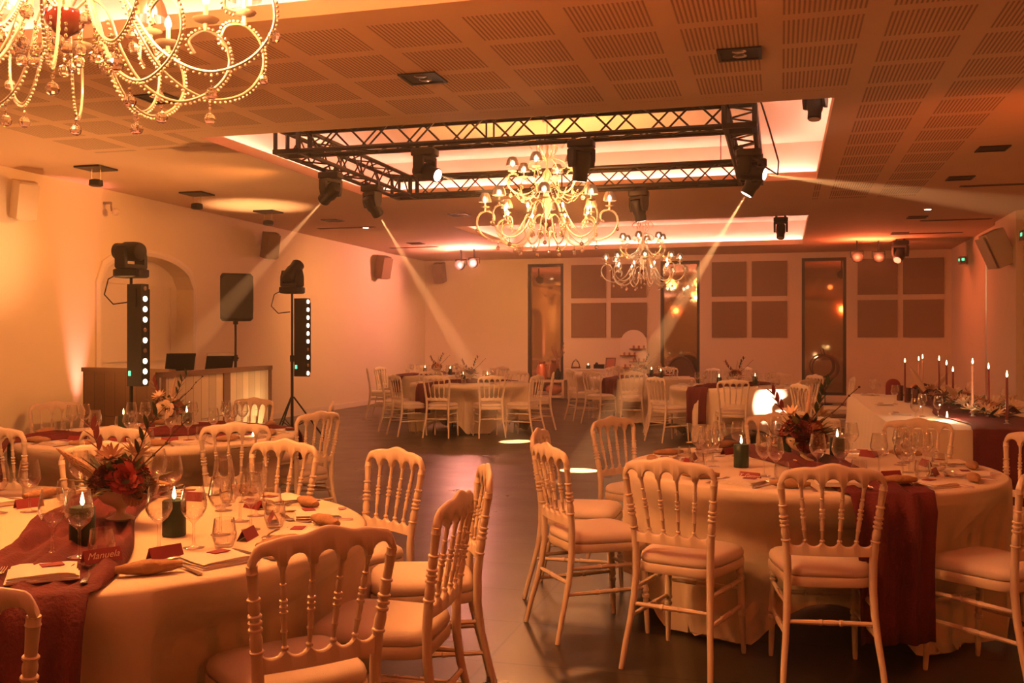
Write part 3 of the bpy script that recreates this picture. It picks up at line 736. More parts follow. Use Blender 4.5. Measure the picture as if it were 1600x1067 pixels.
def leaf(m, base, d, L, w_, up=.3, n=5):
    d = Vector(d).normalized(); sd = d.cross(Vector((0, 0, 1)));
    if sd.length < .1: sd = Vector((1, 0, 0))
    sd.normalize(); nn = sd.cross(d); P = []
    for i in range(n + 1):
        v = i / n; c = Vector(base) + d * (L * v) + nn * (up * L * math.sin(v * 1.6) * .5); ww = w_ * math.sin(PI * min(.98, .08 + v * .9)) ** .8
        P.append([tuple(c + sd * (ww * t) + nn * (.25 * ww * abs(t))) for t in (-1, 0, 1)])
    m.grid(P)
def rot_to(d):
    return Vector(d).to_track_quat('Z', 'Y').to_matrix().to_4x4()
FL = {}
def bouquet(name_label, loc, rz, style, group=None, s=1.0, detail=True):
    rnd = random.Random(style * 7 + 3)
    t = thing('flower_arrangement', name_label, 'flowers', loc, rz, group or 'flower bowls on the round tables')
    def F(key, fn, mt):
        if key not in FL: FL[key] = fn().mesh(key, mt, True, 70)
        return FL[key]
    F('bowl', lambda: (lambda m: (m.lathe([(.001, 0), (.044, 0), (.047, .006), (.030, .014), (.015, .022), (.014, .034), (.022, .044), (.055, .060), (.078, .085), (.083, .112), (.080, .116), (.074, .112), (.066, .088), (.001, .075)], n=28, cap=False), m)[1])(MB()), M_bowl)
    link('bowl', FL['bowl'], t, sc=(s, s, s))
    blooms = [('rose', lambda: rose_me(1), [M_peach, M_red, M_terra, M_creamf]), ('carnation', lambda: carn_me(1), [M_terra, M_dred, M_dahl]), ('lily', lambda: star_me(1), [M_creamf, M_dahl])]
    pal = [[(0, 0), (1, 0), (0, 1), (1, 1), (0, 0), (2, 0), (1, 2), (0, 3), (1, 1), (2, 1), (1, 1), (0, 1), (1, 0), (0, 0), (1, 1), (1, 2)], [(0, 3), (0, 0), (1, 0), (0, 2), (1, 1), (2, 0), (0, 1), (0, 0), (1, 1), (2, 0), (0, 2), (1, 0), (1, 1), (0, 3), (0, 1), (1, 2)]][style % 2]
    pal = [(b, c) for b, c in pal]
    if style == 2: pal[0] = (1, 0); pal[4] = (0, 1); pal[1] = (1, 1)
    for i, (b, c) in enumerate(pal if detail else pal[:6]):
        a = i * 2.4 + style; el = [1.25, .75, .85, .5, .6, .9, .35, .4, .2, 1.0, .1, .65, .0, .3, .8, .15][i]
        d = Vector((math.cos(a) * math.cos(el), math.sin(a) * math.cos(el), math.sin(el))); p = Vector((0, 0, .10)) + d * (.080 + (.06 if i in (5, 9) else 0))
        key, fn, ms = blooms[b]; mt = ms[c % len(ms)]
        me = F(key + mt.name, fn, mt); sz = {0: .050, 1: .050, 2: .056}[b] * rnd.uniform(.85, 1.15) * s
        o = link(key, me, t, p * s); o.rotation_euler = rot_to(d).to_euler(); o.scale = (sz, sz, sz)
    m = MB()
    for i in range(46 if detail else 16):
        a = rnd.uniform(0, 2 * PI); el = rnd.uniform(-.2, 1.2); d = Vector((math.cos(a) * math.cos(el), math.sin(a) * math.cos(el), math.sin(el)))
        leaf(m, Vector((0, 0, .10)) + d * .05, d, rnd.uniform(.045, .085), rnd.uniform(.016, .026), rnd.uniform(-.4, .5))
    o = obj('foliage', m, M_leaf, t, ang=80); o.scale = (s, s, s)
    m = MB()
    for i in range(24 if detail else 8):
        a = rnd.uniform(PI * .8, 2.2 * PI); el = rnd.uniform(-.1, .9); d = Vector((math.cos(a) * math.cos(el), math.sin(a) * math.cos(el), math.sin(el)))
        leaf(m, Vector((0, 0, .10)) + d * .08, d, rnd.uniform(.05, .10), rnd.uniform(.010, .016), rnd.uniform(-.3, .5))
    o = obj('pale_foliage', m, M_sage, t, ang=80); o.scale = (s, s, s)
    # long branches with buds and dark leaves
    for q, (dx, dz, L) in enumerate([(.75, .75, .34), (.42, .95, .27), (-.55, .85, .24)]):
        m = MB(); d = Vector((dx, -.1 + .15 * q, dz)).normalized(); p0 = Vector((0, 0, .10)); pts = [p0 + d * (L * k / 6) + Vector((.006 * math.sin(2.1 * k + q), .005 * math.cos(k), 0)) for k in range(7)]
        m.sweep(pts, [.0035 - .0003 * k for k in range(7)], 6)
        if q == 0:
            for k in range(2, 7): m.ball(pts[k] + Vector((.004, 0, .003)), .006, 6, 4)
        o = obj('branch', m, M_stem, t); o.scale = (s, s, s)
        if q:
            m = MB()
            for k in (3, 4, 5, 6):
                for sg in (-1, 1): leaf(m, pts[k], (d.x + sg * .5, .3 * sg, d.z), .055, .010, .1)
            o = obj('dark_leaves', m, M_dred if q == 2 else M_leaf, t, ang=80); o.scale = (s, s, s)
    m = MB(); d = Vector((-.8, -.15, .6)).normalized() if style % 2 == 0 else Vector((.15, .1, 1)).normalized()                  # pampas plume
    pts = [Vector((0, 0, .09)) + d * (.26 * k / 7) for k in range(8)]; m.sweep(pts, [.004, .010, .017, .020, .020, .016, .010, .002], 7, flat=.5)
    o = obj('pampas_plume', m, M_pamp, t); o.scale = (s, s, s)
    return t
def put(key, maker, p, rz, label, group=None): 
    ws = label.split()
    if len(ws) > 16: print('LONG', len(ws), label)
    return first_or_dup(STORE, key, maker, p, rz, label, group)
ORD = ['', 'one', 'two', 'three', 'four', 'five', 'six', 'seven', 'eight', 'nine', 'ten', 'eleven', 'twelve']
def oclock(c):
    h = round(c * 2) / 2.0 % 12
    if h < .5: h += 12
    return ('half past ' + ORD[int(h)]) if h != int(h) else ORD[int(h)] + " o'clock"
def lift(tk, x, y):
    c, ra, wd = TABLES[tk][0], TABLES[tk][3], TABLES[tk][4]; q = abs((x - c[0]) * math.sin(ra) - (y - c[1]) * math.cos(ra))
    return Z_TOP + (.018 if q < wd / 2 + .03 else .001)
def setting(tk, ang, card=None, full=True, rmix=0.0):
    c = TABLES[tk][0]; rnd = random.Random(int(ang * 100) + ord(tk[1])); tn = TSH[tk]
    cl = oclock(clock(c, (c[0] + math.cos(ang), c[1] + math.sin(ang))))
    def P(x, y):                                                            # x to the diner's right, y from the rim towards the centre
        r = .90 - y; return (c[0] + r * math.cos(ang) - x * math.sin(ang) * 1, c[1] + r * math.sin(ang) + x * math.cos(ang))
    face = ang + PI / 2
    def G(key, mk, x, y, z, dr, nm, grp):
        p = P(x, y); put(key, mk, (p[0], p[1], lift(tk, p[0], p[1])), face + dr, '%s at %s (camera at six), %s' % (nm, cl, tn), grp + ' on the ' + tn)
    over = abs(math.sin(ang - TABLES[tk][3])) < .24
    z = .020 if over else .001
    G('napkin', make_napkin, 0, .15, z, rnd.uniform(-.2, .2), 'folded napkin', 'napkins')
    G('wine', make_wine, .06 + rnd.uniform(-.01, .01), .36, z, 0, 'right-hand wine glass', 'wine glasses')
    G('wine', make_wine, -.03 + rnd.uniform(-.01, .01), .42, z, 0, 'left-hand wine glass', 'wine glasses')
    G('tumbler', make_tumbler, .12, .30, z, 0, 'round water glass', 'water glasses')
    if full:
        G('bread', make_bread, -.20 + rnd.uniform(-.01, .01), .15 + rnd.uniform(-.02, .02), z, rnd.uniform(-.9, .4), 'crusty bread roll', 'bread rolls')
        G('fork', make_fork, -.115, .14, z, rnd.uniform(-.08, .08), 'steel fork', 'forks')
        G('knife', make_knife, .115, .14, z, rnd.uniform(-.08, .08), 'steel knife', 'knives')
        G('spoon', make_spoon, .0, .26, z, PI / 2 + rnd.uniform(-.2, .2), 'steel spoon', 'spoons')
        if card is None: G('card', make_card, -.07, .31, z, rnd.uniform(-.2, .2), 'burgundy name card', 'name cards')
        else:
            p = P(.13, .235) if card == 'Manuela' else P(-.02, .27); t = make_card(card); t.location = (p[0], p[1], lift(tk, p[0], p[1]) + (.012 if card == 'Manuela' else 0)); t.rotation_euler = (0, 0, face + card_turn.get(card, 0)); tag(t, 'burgundy card with a handwritten name at %s on the %s' % (cl, tn), 'name card', 'name cards on the ' + tn)
card_turn = {'Manuela': .5, 'Y. Gerard': -.1}
A0 = {k: [math.atan2(q[2] - TABLES[k][0][1], q[1] - TABLES[k][0][0]) for q in CHAIRS if q[0] == k] for k in TABLES}
for i, a in enumerate([R(-113), R(-82), R(-160), R(175), R(141), R(101), R(63), R(22), R(-13), R(-48)]): setting('T1', a, 'Y. Gerard' if i == 0 else None)
for i, a in enumerate([R(126), R(97), R(64), R(34), R(6), R(-25), R(-60), R(-93), R(157)]): setting('T2', a, 'Manuela' if i == 6 else None)
for a in (R(-105), R(-72), R(-42), R(-8), R(27), R(62), R(100), R(140), R(-152)): setting('T3', a)
for k in ('T4', 'T6', 'T7', 'T5'):
    for j in range(7): setting(k, TABLES[k][3] + R(26 + 51.4 * j), full=False)
for k in TABLES:
    c = TABLES[k][0]
def on(tk, xc, zc): return (TABLES[tk][0][0] + xc, TABLES[tk][0][1] + zc, Z_TOP + .022)
bouquet('bowl of terracotta and crimson flowers with a plume, left foreground table', (-2.16, 2.83, Z_TOP + .024), R(12), 2)
bouquet('bowl of peach roses and red berries on the right foreground table', (.11, 5.12, Z_TOP + .024), R(12), 1, s=1.1)
bouquet('bowl of cream roses and dark leaves on the table before the DJ booth', (-4.15, 5.95, Z_TOP + .024), R(12), 5, s=1.05)
for k, st in (('T4', 4), ('T6', 6), ('T7', 7), ('T5', 9)):
    c = TABLES[k][0]; bouquet('small flower bowl in the middle of the ' + TN[k], (c[0], c[1], Z_TOP + .024), R(12), st, detail=False)
CAND = [('T2', -1.89, 2.74, 'right of the flower bowl'), ('T2', -2.02, 2.47, 'left of the flower bowl, nearest'), ('T1', .28, 5.27, 'right of the flower bowl'), ('T1', -.19, 4.98, 'behind a wine glass, left of the flowers'), ('T1', .02, 5.40, 'behind the flower bowl'),
        ('T3', -3.97, 5.90, 'right of the flowers'), ('T3', -4.42, 5.82, 'left of the flowers'), ('T4', -4.75, 14.35, 'left'), ('T4', -4.33, 14.25, 'right'), ('T5', -6.45, 17.2, 'left'), ('T5', -6.0, 17.35, 'right'), ('T6', -2.2, 17.2, 'left'), ('T6', -2.0, 16.9, 'right'), ('T7', -.85, 14.2, 'left'), ('T7', -.35, 14.2, 'right')]
for tk, x, y, d in CAND: put('pillar', make_pillar, (x, y, lift(tk, x, y)), 0, 'lit green candle %s, on the %s' % (d, TSH[tk]), 'green pillar candles')
m = MB(); m.lathe([(.018, 0), (.019, .016), (.017, .016), (.016, .010), (.001, .010)], n=16); t = thing('tealight', 'lit tealight at the right rim of the table before the DJ booth', 'candle', (-3.28, 5.60, Z_TOP + .001)); obj('cup', m, M_silver, t)
m = MB(); flame(m, .012, 1.1); obj('flame', m, M_flame, t)
# ------------------------------------------------------------------ head table
HX0, HX1, HY0, HY1 = .79, 2.45, 7.50, 12.4
hx, hy = (HX0 + HX1) / 2, (HY0 + HY1) / 2
t = thing('head_table', 'long dark trestle table hidden under the cream head-table cloth', 'table', (hx, hy, 0))
m = MB(); m.box((0, 0, H_T - .02), (HX1 - HX0 - .04, HY1 - HY0 - .04, .03)); obj('tabletop', m, M_woodd, t, smooth=False)
for sx in (-1, 1):
    for sy in (-1, 0, 1): m = MB(); m.sweep([(sx * .6, sy * 2.2, H_T - .04), (sx * .62, sy * 2.22, 0)], .018, 8); obj('leg', m, M_blk, t)
def rect_path(n_per_m=26):
    P = []; w_, d_ = HX1 - HX0, HY1 - HY0; r = .03
    def seg(a, b, L):
        k = int(L * n_per_m)
        for i in range(k): P.append((lerp(a[0], b[0], (i + .5) / k), lerp(a[1], b[1], (i + .5) / k), (b[1] - a[1]) / L, -(b[0] - a[0]) / L))
    seg((-w_ / 2, -d_ / 2), (w_ / 2, -d_ / 2), w_); seg((w_ / 2, -d_ / 2), (w_ / 2, d_ / 2), d_); seg((w_ / 2, d_ / 2), (-w_ / 2, d_ / 2), w_); seg((-w_ / 2, d_ / 2), (-w_ / 2, -d_ / 2), d_)
    return P
P = rect_path(); rows = [[(x * 1.0, y, Z_TOP) for x, y, nx, ny in P]]
for k in range(1, 9):
    s_ = .735 * k / 8; row = []
    for i, (x, y, nx, ny) in enumerate(P):
        f = (.5 + .5 * math.sin(i * .55 + 1.3 * math.sin(i * .11))) * .035 * min(1, s_ / .5) + .012 + .02 * s_
        row.append((x + nx * f, y + ny * f, Z_TOP - .008 - s_))
    rows.append(row)
m = MB(); m.loft(rows, cap=False); m.add(rows[0], [tuple(range(len(P)))])
tag(obj('tablecloth', m, M_cloth, loc=(hx, hy, 0), ang=75), 'long cream cloth over the rectangular head table at the right', 'tablecloth', 'cream tablecloths')
m = MB(); rows = []                                                       # burgundy runner down its middle, hanging at the near end
rx0, rx1 = 1.30, 1.92
for k in range(9): rows.append([(lerp(rx0, rx1, u / 16) - hx, HY0 - .055 - .012 * math.sin(u * 1.3) * min(1, (8 - k) / 3) - .02 * (8 - k) / 8 - hy, .10 + (.652) * k / 8) for u in range(17)])
for k in range(34): rows.append([(lerp(rx0, rx1, u / 16) + .05 * math.sin(k * .5) - hx, lerp(HY0, HY1 - .1, k / 33) - hy, Z_TOP + .006 + .010 * abs(math.sin(u * .9 + k * .7))) for u in range(17)])
m.grid(rows); o = obj('table_runner', m, M_burg, loc=(hx, hy, 0), ang=180); sol = o.modifiers.new('thickness', 'SOLIDIFY'); sol.thickness = .002; sol.offset = 1
tag(o, 'dark burgundy runner hanging over the near end of the head table', 'table runner', 'burgundy runners')
ZH = Z_TOP + .019
t = thing('floral_garland', 'long garland of cream, peach and burgundy flowers along the head table', 'flowers', (1.6, 10.2, ZH))
rnd = random.Random(4)
for key, fn, mt in [('rose', lambda: rose_me(1), M_peach), ('rose', lambda: rose_me(1), M_creamf), ('carnation', lambda: carn_me(1), M_dred), ('carnation', lambda: carn_me(1), M_terra), ('lily', lambda: star_me(1), M_creamf), ('lily', lambda: star_me(1), M_dahl)]:
    if key + mt.name not in FL: FL[key + mt.name] = fn().mesh(key, mt, True, 70)
kinds = [('rose', M_peach), ('carnation', M_dred), ('lily', M_creamf), ('rose', M_creamf), ('carnation', M_terra), ('lily', M_dahl), ('lily', M_creamf)]
for i in range(44):
    k, mt = kinds[i % 7]; y = lerp(-2.1, 2.0, i / 43); x = .14 * math.sin(i * 1.9) + rnd.uniform(-.04, .04)
    if i < 9 and i % 2 == 0: k, mt = 'lily', M_creamf
    o = link(k, FL[k + mt.name], t, (x, y, .05 + .05 * rnd.random())); sz = rnd.uniform(.05, .075) * (1.25 if k == 'lily' else 1); o.scale = (sz, sz, sz)
    o.rotation_euler = rot_to((x * 3, rnd.uniform(-.8, .3), 1)).to_euler()
for cidx, (mt, n, nm) in enumerate([(M_leaf, 150, 'foliage'), (M_sage, 70, 'pale_foliage'), (M_dred, 50, 'burgundy_foliage')]):
    m = MB()
    for i in range(n):
        y = rnd.uniform(-2.2, 2.1); a = rnd.uniform(0, 2 * PI); d = Vector((math.cos(a), math.sin(a), rnd.uniform(-.1, .8)))
        leaf(m, (rnd.uniform(-.1, .1), y, .035), d, rnd.uniform(.09, .17), rnd.uniform(.015, .028), rnd.uniform(-.4, .3))
    obj(nm, m, mt, t, ang=80)
for (x, y, dx, dy, dz, L) in [(-.1, .9, -.45, .1, .8, .36), (.0, -1.2, .8, -.2, .35, .34), (.05, -.3, -.5, -.3, .5, .28), (0, 1.5, .5, 0, .6, .3)]:
    m = MB(); d = Vector((dx, dy, dz)).normalized(); pts = [Vector((x, y, .03)) + d * (L * k / 7) for k in range(8)]; m.sweep(pts, [.004, .014, .026, .032, .034, .028, .018, .003], 8, flat=.45); obj('pampas_plume', m, M_pamp, t)
for i, (x, y, h, mt, d) in enumerate([(1.40, 12.2, .37, M_waxr, 'dark red'), (1.50, 11.8, .40, M_waxp, 'pale pink'), (1.56, 11.95, .42, M_waxp, 'pale pink'), (1.56, 10.75, .42, M_waxr, 'dark red'), (1.60, 10.55, .38, M_waxr, 'dark red'), (1.62, 10.30, .32, M_waxr, 'dark red'),
                                (1.52, 8.72, .43, M_waxp, 'pale pink'), (1.64, 8.72, .39, M_waxr, 'dark red'), (1.62, 7.95, .35, M_waxr, 'dark red')]):
    w_ = ['leftmost', 'second from left', 'third from left', 'fourth from left', 'fifth from left', 'sixth from left', 'seventh from left', 'second from right', 'rightmost'][i]
    o = make_taper(h, mt); o.location = (x, y, Z_TOP + .012); tag(o, '%s taper candle, lit, %s of the nine on the head table' % (d, w_), 'candle', 'taper candles on the head table')
for i, (x, y) in enumerate([(1.02, 11.9), (1.08, 12.0), (1.14, 8.75), (1.22, 8.45), (1.10, 10.4), (1.0, 8.05), (1.95, 11.4), (2.0, 9.9), (2.05, 8.4), (2.1, 8.6)]):
    put('wine', make_wine, (x, y, Z_TOP + .001), 0, 'wine glass on the head table, ' + ['far left corner', 'far left corner, its right neighbour', 'before the lit lilies', 'before the lit lilies, nearer', 'left side, halfway', 'near left corner', 'behind the garland, far', 'behind the garland, middle', 'behind the garland, near', 'behind the garland, second near'][i], 'wine glasses on the head table')
for i, (x, y) in enumerate([(.98, 12.05), (.98, 10.2), (.98, 8.9), (.97, 8.0), (2.2, 8.0), (2.2, 10)]):
    put('napkin', make_napkin, (x, y, Z_TOP + .001), PI / 2, 'folded napkin on the head table, ' + ['far left corner', 'left side, middle', 'left side, second nearest', 'left side, nearest', 'right side, near', 'right side, far'][i], 'napkins on the head table')
m = MB()
out = [(-.085, 0), (.085, 0), (.085, .10)] + [(.085 * math.cos(PI * k / 12), .10 + .085 * math.sin(PI * k / 12)) for k in range(1, 12)] + [(-.085, .10)]
m.prism(out, -.006, .006); m.xf(Matrix.Rotation(PI / 2, 4, 'X')); tag(obj('menu_board', m, M_card, loc=(1.25, 12.0, Z_TOP + .013), rot=(0, 0, .2)), 'small burgundy arched board standing on the far end of the head table', 'sign')
for i, (x, y, h) in enumerate([(1.22, 11.05, .16), (1.26, 10.75, .15), (1.30, 10.45, .15)]):
    m = MB(); m.lathe([(.03, 0), (.034, .004), (.034, h), (.030, h), (.029, .01), (.001, .01)], n=16); tag(obj('candle_tumbler', m, M_redb, loc=(x, y, Z_TOP + .001)), 'tall dark red glass on the head table, ' + ['furthest', 'middle', 'nearest'][i] + ' of three', 'glass', 'dark red glasses')
m = MB(); m.lathe([(.018, 0), (.019, .016), (.017, .016), (.016, .010), (.001, .010)], n=16); t = thing('tealight', 'tealight added to brighten the lilies on the head table', 'candle', (1.27, 8.35, Z_TOP + .013)); obj('cup', m, M_silver, t)  # made-up tealight, carries the extra light on the lilies
m = MB(); flame(m, .012, 1.3); obj('flame', m, M_flame, t)
point('lily_fill', (1.27, 8.35, Z_TOP + .075), 5, (1, .55, .28), .015)  # added point light that brightens the lilies
# ------------------------------------------------------------------ DJ booth
t = thing('dj_booth', 'plank-clad DJ booth with dark frame against the left wall', 'DJ booth', (-7.0, 10.2, 0))
def panel(a, b, z0, z1, th, name, mt, ox=-7.0, oy=10.2, parent=t):
    L = math.hypot(b[0] - a[0], b[1] - a[1]); m = MB(); m.box((0, 0, 0), (L, th, z1 - z0))
    o = obj(name, m, mt, parent, ((a[0] + b[0]) / 2 - ox, (a[1] + b[1]) / 2 - oy, (z0 + z1) / 2), (0, 0, math.atan2(b[1] - a[1], b[0] - a[0])), smooth=False); return o
f0, f1 = (-6.19, 8.72), (-6.59, 11.67)
panel(f0, f1, .0, 1.0, .04, 'front_panel', M_plank); panel(f0, f1, 1.0, 1.055, .09, 'top_rail', M_woodd)
fm = (lerp(f0[0], f1[0], .50), lerp(f0[1], f1[1], .50)); fn_ = (lerp(f0[0], f1[0], .56), lerp(f0[1], f1[1], .56))
for a, b in ((f0, (f0[0] - .01, f0[1] + .07)), (fm, fn_), ((f1[0] + .01, f1[1] - .09), f1)): panel(a, b, 0, 1.0, .07, 'post', M_woodd)
panel((-6.45, 9.32), (-7.95, 9.76), 0, 1.02, .04, 'side_panel', M_plankd); panel((-6.45, 9.32), (-7.95, 9.76), 1.02, 1.07, .09, 'side_rail', M_woodd)
m = MB(); m.loft([[(x + 7.0, y - 10.2, z) for x, y in ((-6.3, 9.35), (-6.65, 11.6), (-8.0, 11.6), (-7.95, 9.82))] for z in (.93, .96)]); obj('worktop', m, M_blkp, t, smooth=False)
spot('booth_uplight', (-6.15, 11.35, .12), (-6.50, 11.0, .75), 26, (1, .62, .26), 120, .05, 1.0)
def laptop(loc, rz, label, mt, tilt):
    t = thing('laptop', label, 'laptop', loc, rz, 'laptops on the booth')
    m = MB(); m.box((0, 0, .01), (.34, .24, .018)); obj('keyboard', m, M_blkp, t, smooth=False)
    m = MB(); m.box((0, 0, .12), (.34, .012, .24)); o = obj('screen', m, M_blkp, t, (0, .12, .018), (tilt, 0, 0), smooth=False)
    m = MB(); m.box((0, .008, .225), (.34, .006, .03)); obj('screen_edge', m, mt, o, smooth=False)
laptop((-6.83, 10.75, .99), R(-128), 'open laptop with a bright lid edge on the DJ booth', M_screen, R(-22))
laptop((-6.85, 9.95, .99), R(-125), 'dark open laptop on the left part of the DJ booth', M_blkp, R(-18))
# ------------------------------------------------------------------ stage lights
def moving_head(label, loc, tgt, up=False, W=0, deg=2.2, blend=.35, group='moving head lights on the truss', lit=True, sc=.92, cat='stage light', spotname='beam_light', colm=None):
    """base hangs from loc (or stands on it when up), head aims at tgt"""
    sg = 1 if up else -1
    t = thing('moving_head_light', label, cat, loc, 0, group)
    m = MB()
    m.loft([[(x * sc, y * sc, sg * z * sc) for x, y in seat_outline(a, a, b, 20, 6)] for a, b, z in ((.24, .18, 0), (.27, .20, .012), (.27, .20, .07), (.20, .16, .085))]); b = obj('base', m, M_blkp, t)
    if up:
        m = MB(); m.box((.06, -.102, .045), (.035, .004, .022)); obj('display', m, M_violet, b, smooth=False)
    else:
        m = MB()
        for x in (-.07, .07): m.box((x, 0, .02), (.035, .05, .06))
        obj('clamp', m, M_blk, t)
    piv = Vector((0, 0, sg * .235 * sc)); d = (Vector(tgt) - (Vector(loc) + piv)).normalized()
    pan = math.atan2(d.y, d.x) - PI / 2
    m = MB()
    m.box((0, 0, sg * .10 * sc), (.24 * sc, .13 * sc, .035 * sc))
    for x in (-.112, .112): m.loft([[(x * sc + ex, ey, z) for ex, ey in [(-.017 * sc, -q * sc), (.017 * sc, -q * sc), (.017 * sc, q * sc), (-.017 * sc, q * sc)]] for z, q in ((sg * .09 * sc, .062), (sg * .2 * sc, .06), (sg * .275 * sc, .035))])
    y = obj('yoke', m, M_blkp, t, rot=(0, 0, pan))
    q = rot_to(d); m = MB()
    prof = [(.045, -.125), (.072, -.115), (.084, -.09), (.088, -.03), (.086, .05), (.074, .085), (.074, .165), (.066, .175)]
    m.loft([[(r * sc * (abs(math.cos(a)) ** .8) * (1 if math.cos(a) >= 0 else -1), r * sc * math.sin(a), z * sc) for a in [2 * PI * k / 20 for k in range(20)]] for r, z in prof])
    h = obj('head', m, M_blkp, t, tuple(piv), q.to_euler())
    m = MB(); m.lathe([(.001, .1765 * sc), (.060 * sc, .1765 * sc), (.064 * sc, .173 * sc)], n=20, cap=False)
    obj('lens', m, M_lens if (lit and colm is None) else (colm or M_ledoff), h)
    if W:
        L = Vector(loc) + piv + d * (.18 * sc + .012); s_ = spot(spotname, L, tgt, W, BEAM, deg, .008, blend)
    return t
BT = 3.235
moving_head('black moving head hanging from the left truss, aimed down left, nearer', (-4.78, 9.80, BT), (-7.7, 11.2, 1.1), W=90000, deg=6.5)
moving_head('black moving head on the left truss, its beam crossing the left wall', (-4.72, 10.79, BT), (-3.52, 12.9, 0), W=110000, deg=6.5)
moving_head('black moving head with lit lens on the front truss, left of the chandelier', (-3.32, 8.85, BT), (-1.81, 8.42, 2.5), W=5000, deg=12)
moving_head('black moving head on the front truss, before the middle chandelier', (-1.78, 8.85, BT), (-2.2, 9.3, 0), W=3000, deg=6)
moving_head('black moving head on the rear truss, above the far chandelier', (-1.69, 11.99, BT), (-1.2, 12.6, 0), W=3000, deg=6)
moving_head('black moving head on the right truss, beam towards the right wall', (-.30, 9.72, BT), (3.6, 8.62, 2.14), W=60000, deg=6)
moving_head('black moving head on the right truss, beam slanting down left', (-.26, 10.25, BT), (-2.07, 10.19, 0), W=110000, deg=6.5)
moving_head('small spotlight on the ceiling before the far recess', (0.0, 16.25, ZC - .03), (-.1, 15, 0), group='ceiling spotlights', lit=False, sc=.85)
moving_head('small square spotlight inside the middle ceiling recess, right corner', (.30, 9.2, 3.70), (.1, 8.7, 1), group='ceiling spotlights', lit=False, sc=.8)
moving_head('dark spotlight with a red rim by the right pair of red lamps', (2.28, 20.6, ZC - .03), (1.2, 18.5, 1.2), group='ceiling spotlights', sc=1.15, colm=M_rim, lit=False)
def par(label, loc, mt, hang):
    t = thing('par_light', label, 'stage light', loc, 0, 'round led par lights')
    m = MB(); m.lathe([(.07, .10), (.105, .09), (.11, 0), (.10, -.015)], n=20); m.xf(Matrix.Rotation(PI / 2, 4, 'X')); obj('housing', m, M_blkp, t)
    m = MB()
    for k in range(7):
        a = PI / 3 * k; r = 0 if k == 6 else .062; m.ball((r * math.cos(a), -.022, r * math.sin(a)), .034, 8, 5, (1, .35, 1))
    obj('lens_cluster', m, mt, t)
    m = MB(); m.box((0, .04, (hang) / 2 + .05), (.03, .03, hang - .1)); 
    for x in (-.12, .12): m.box((x, .04, .06), (.012, .03, .13))
    m.box((0, .04, .125), (.25, .03, .012)); obj('bracket', m, M_blk, t, smooth=False)
par('left lamp of the pink pair glowing near the far left', (-6.82, 20.4, 3.06), M_pinkled, .34)
par('right, larger lamp of the pink pair glowing near the far left', (-6.45, 20.2, 3.08), M_pinkled, .32)
par('left lamp of the red pair at the far right', (1.47, 20.6, 3.06), M_redled, .34)
par('right lamp of the red pair at the far right', (1.89, 20.75, 3.06), M_redled, .34)
# ------------------------------------------------------------------ truss
TX0, TX1, TY0, TY1, TZ0, TZ1 = -4.94, -.20, 8.80, 12.15, 3.26, 3.55
t = thing('lighting_truss', 'black rectangular box truss rig hanging in the middle ceiling recess', 'truss', ((TX0 + TX1) / 2, (TY0 + TY1) / 2, TZ0))
ox, oy = (TX0 + TX1) / 2, (TY0 + TY1) / 2
def span(a, b, nm):
    """square box truss centred on the segment a-b"""
    a = Vector((a[0], a[1], 0)); b = Vector((b[0], b[1], 0)); L = (b - a).length; u = (b - a) / L; n = Vector((-u.y, u.x, 0)); w_ = .125; z0, z1 = TZ0 + .025, TZ1 - .025
    m = MB(); c0 = Vector((-ox, -oy, -TZ0))
    C = [(-w_, z0), (w_, z0), (w_, z1), (-w_, z1)]
    for s_, z in C: m.sweep([a + n * s_ + Vector((0, 0, z)) + c0, b + n * s_ + Vector((0, 0, z)) + c0], .025, 8)
    K = max(2, round(L / .25))
    for k in range(K):
        p, q = a + u * (L * k / K), a + u * (L * (k + 1) / K)
        for i in range(4):
            (s0, z_0), (s1, z_1) = C[i], C[(i + 1) % 4]
            if k % 2: (s0, z_0), (s1, z_1) = (s1, z_1), (s0, z_0)
            m.sweep([p + n * s0 + Vector((0, 0, z_0)) + c0, q + n * s1 + Vector((0, 0, z_1)) + c0], .010, 5)
    for k in (0, K // 2, K):
        p = a + u * (L * k / K)
        for i in range(4):
            (s0, z_0), (s1, z_1) = C[i], C[(i + 1) % 4]; m.sweep([p + n * s0 + Vector((0, 0, z_0)) + c0, p + n * s1 + Vector((0, 0, z_1)) + c0], .010, 5)
    obj(nm, m, M_blk, t)
e = .15
span((TX0 + 2 * e, TY0 + e), (TX1 - 2 * e, TY0 + e), 'truss_span'); span((TX0 + 2 * e, TY1 - e), (TX1 - 2 * e, TY1 - e), 'truss_span')
span((TX0 + e, TY0 + 2 * e), (TX0 + e, TY1 - 2 * e), 'truss_span'); span((TX1 - e, TY0 + 2 * e), (TX1 - e, TY1 - 2 * e), 'truss_span')
for x in (TX0 + e, TX1 - e):
    for y in (TY0 + e, TY1 - e):
        m = MB()
        for sx in (-1, 1):
            for sy in (-1, 1): m.sweep([(x + sx * .125 - ox, y + sy * .125 - oy, .02), (x + sx * .125 - ox, y + sy * .125 - oy, .27)], .022, 6)
        for z in (.025, .265):
            for sx in (-1, 1): m.box((x + sx * .125 - ox, y - oy, z), (.045, .29, .045)); m.box((x - ox, y + sx * .125 - oy, z), (.29, .045, .045))
        obj('corner_block', m, M_blk, t)
for x in (TX0 + .5, TX1 - .5):
    for y in (TY0 + e, TY1 - e): m = MB(); m.sweep([(x - ox, y - oy, .27), (x - ox, y - oy, 3.92 - TZ0)], .006, 5); obj('suspension_cable', m, M_blk, t)
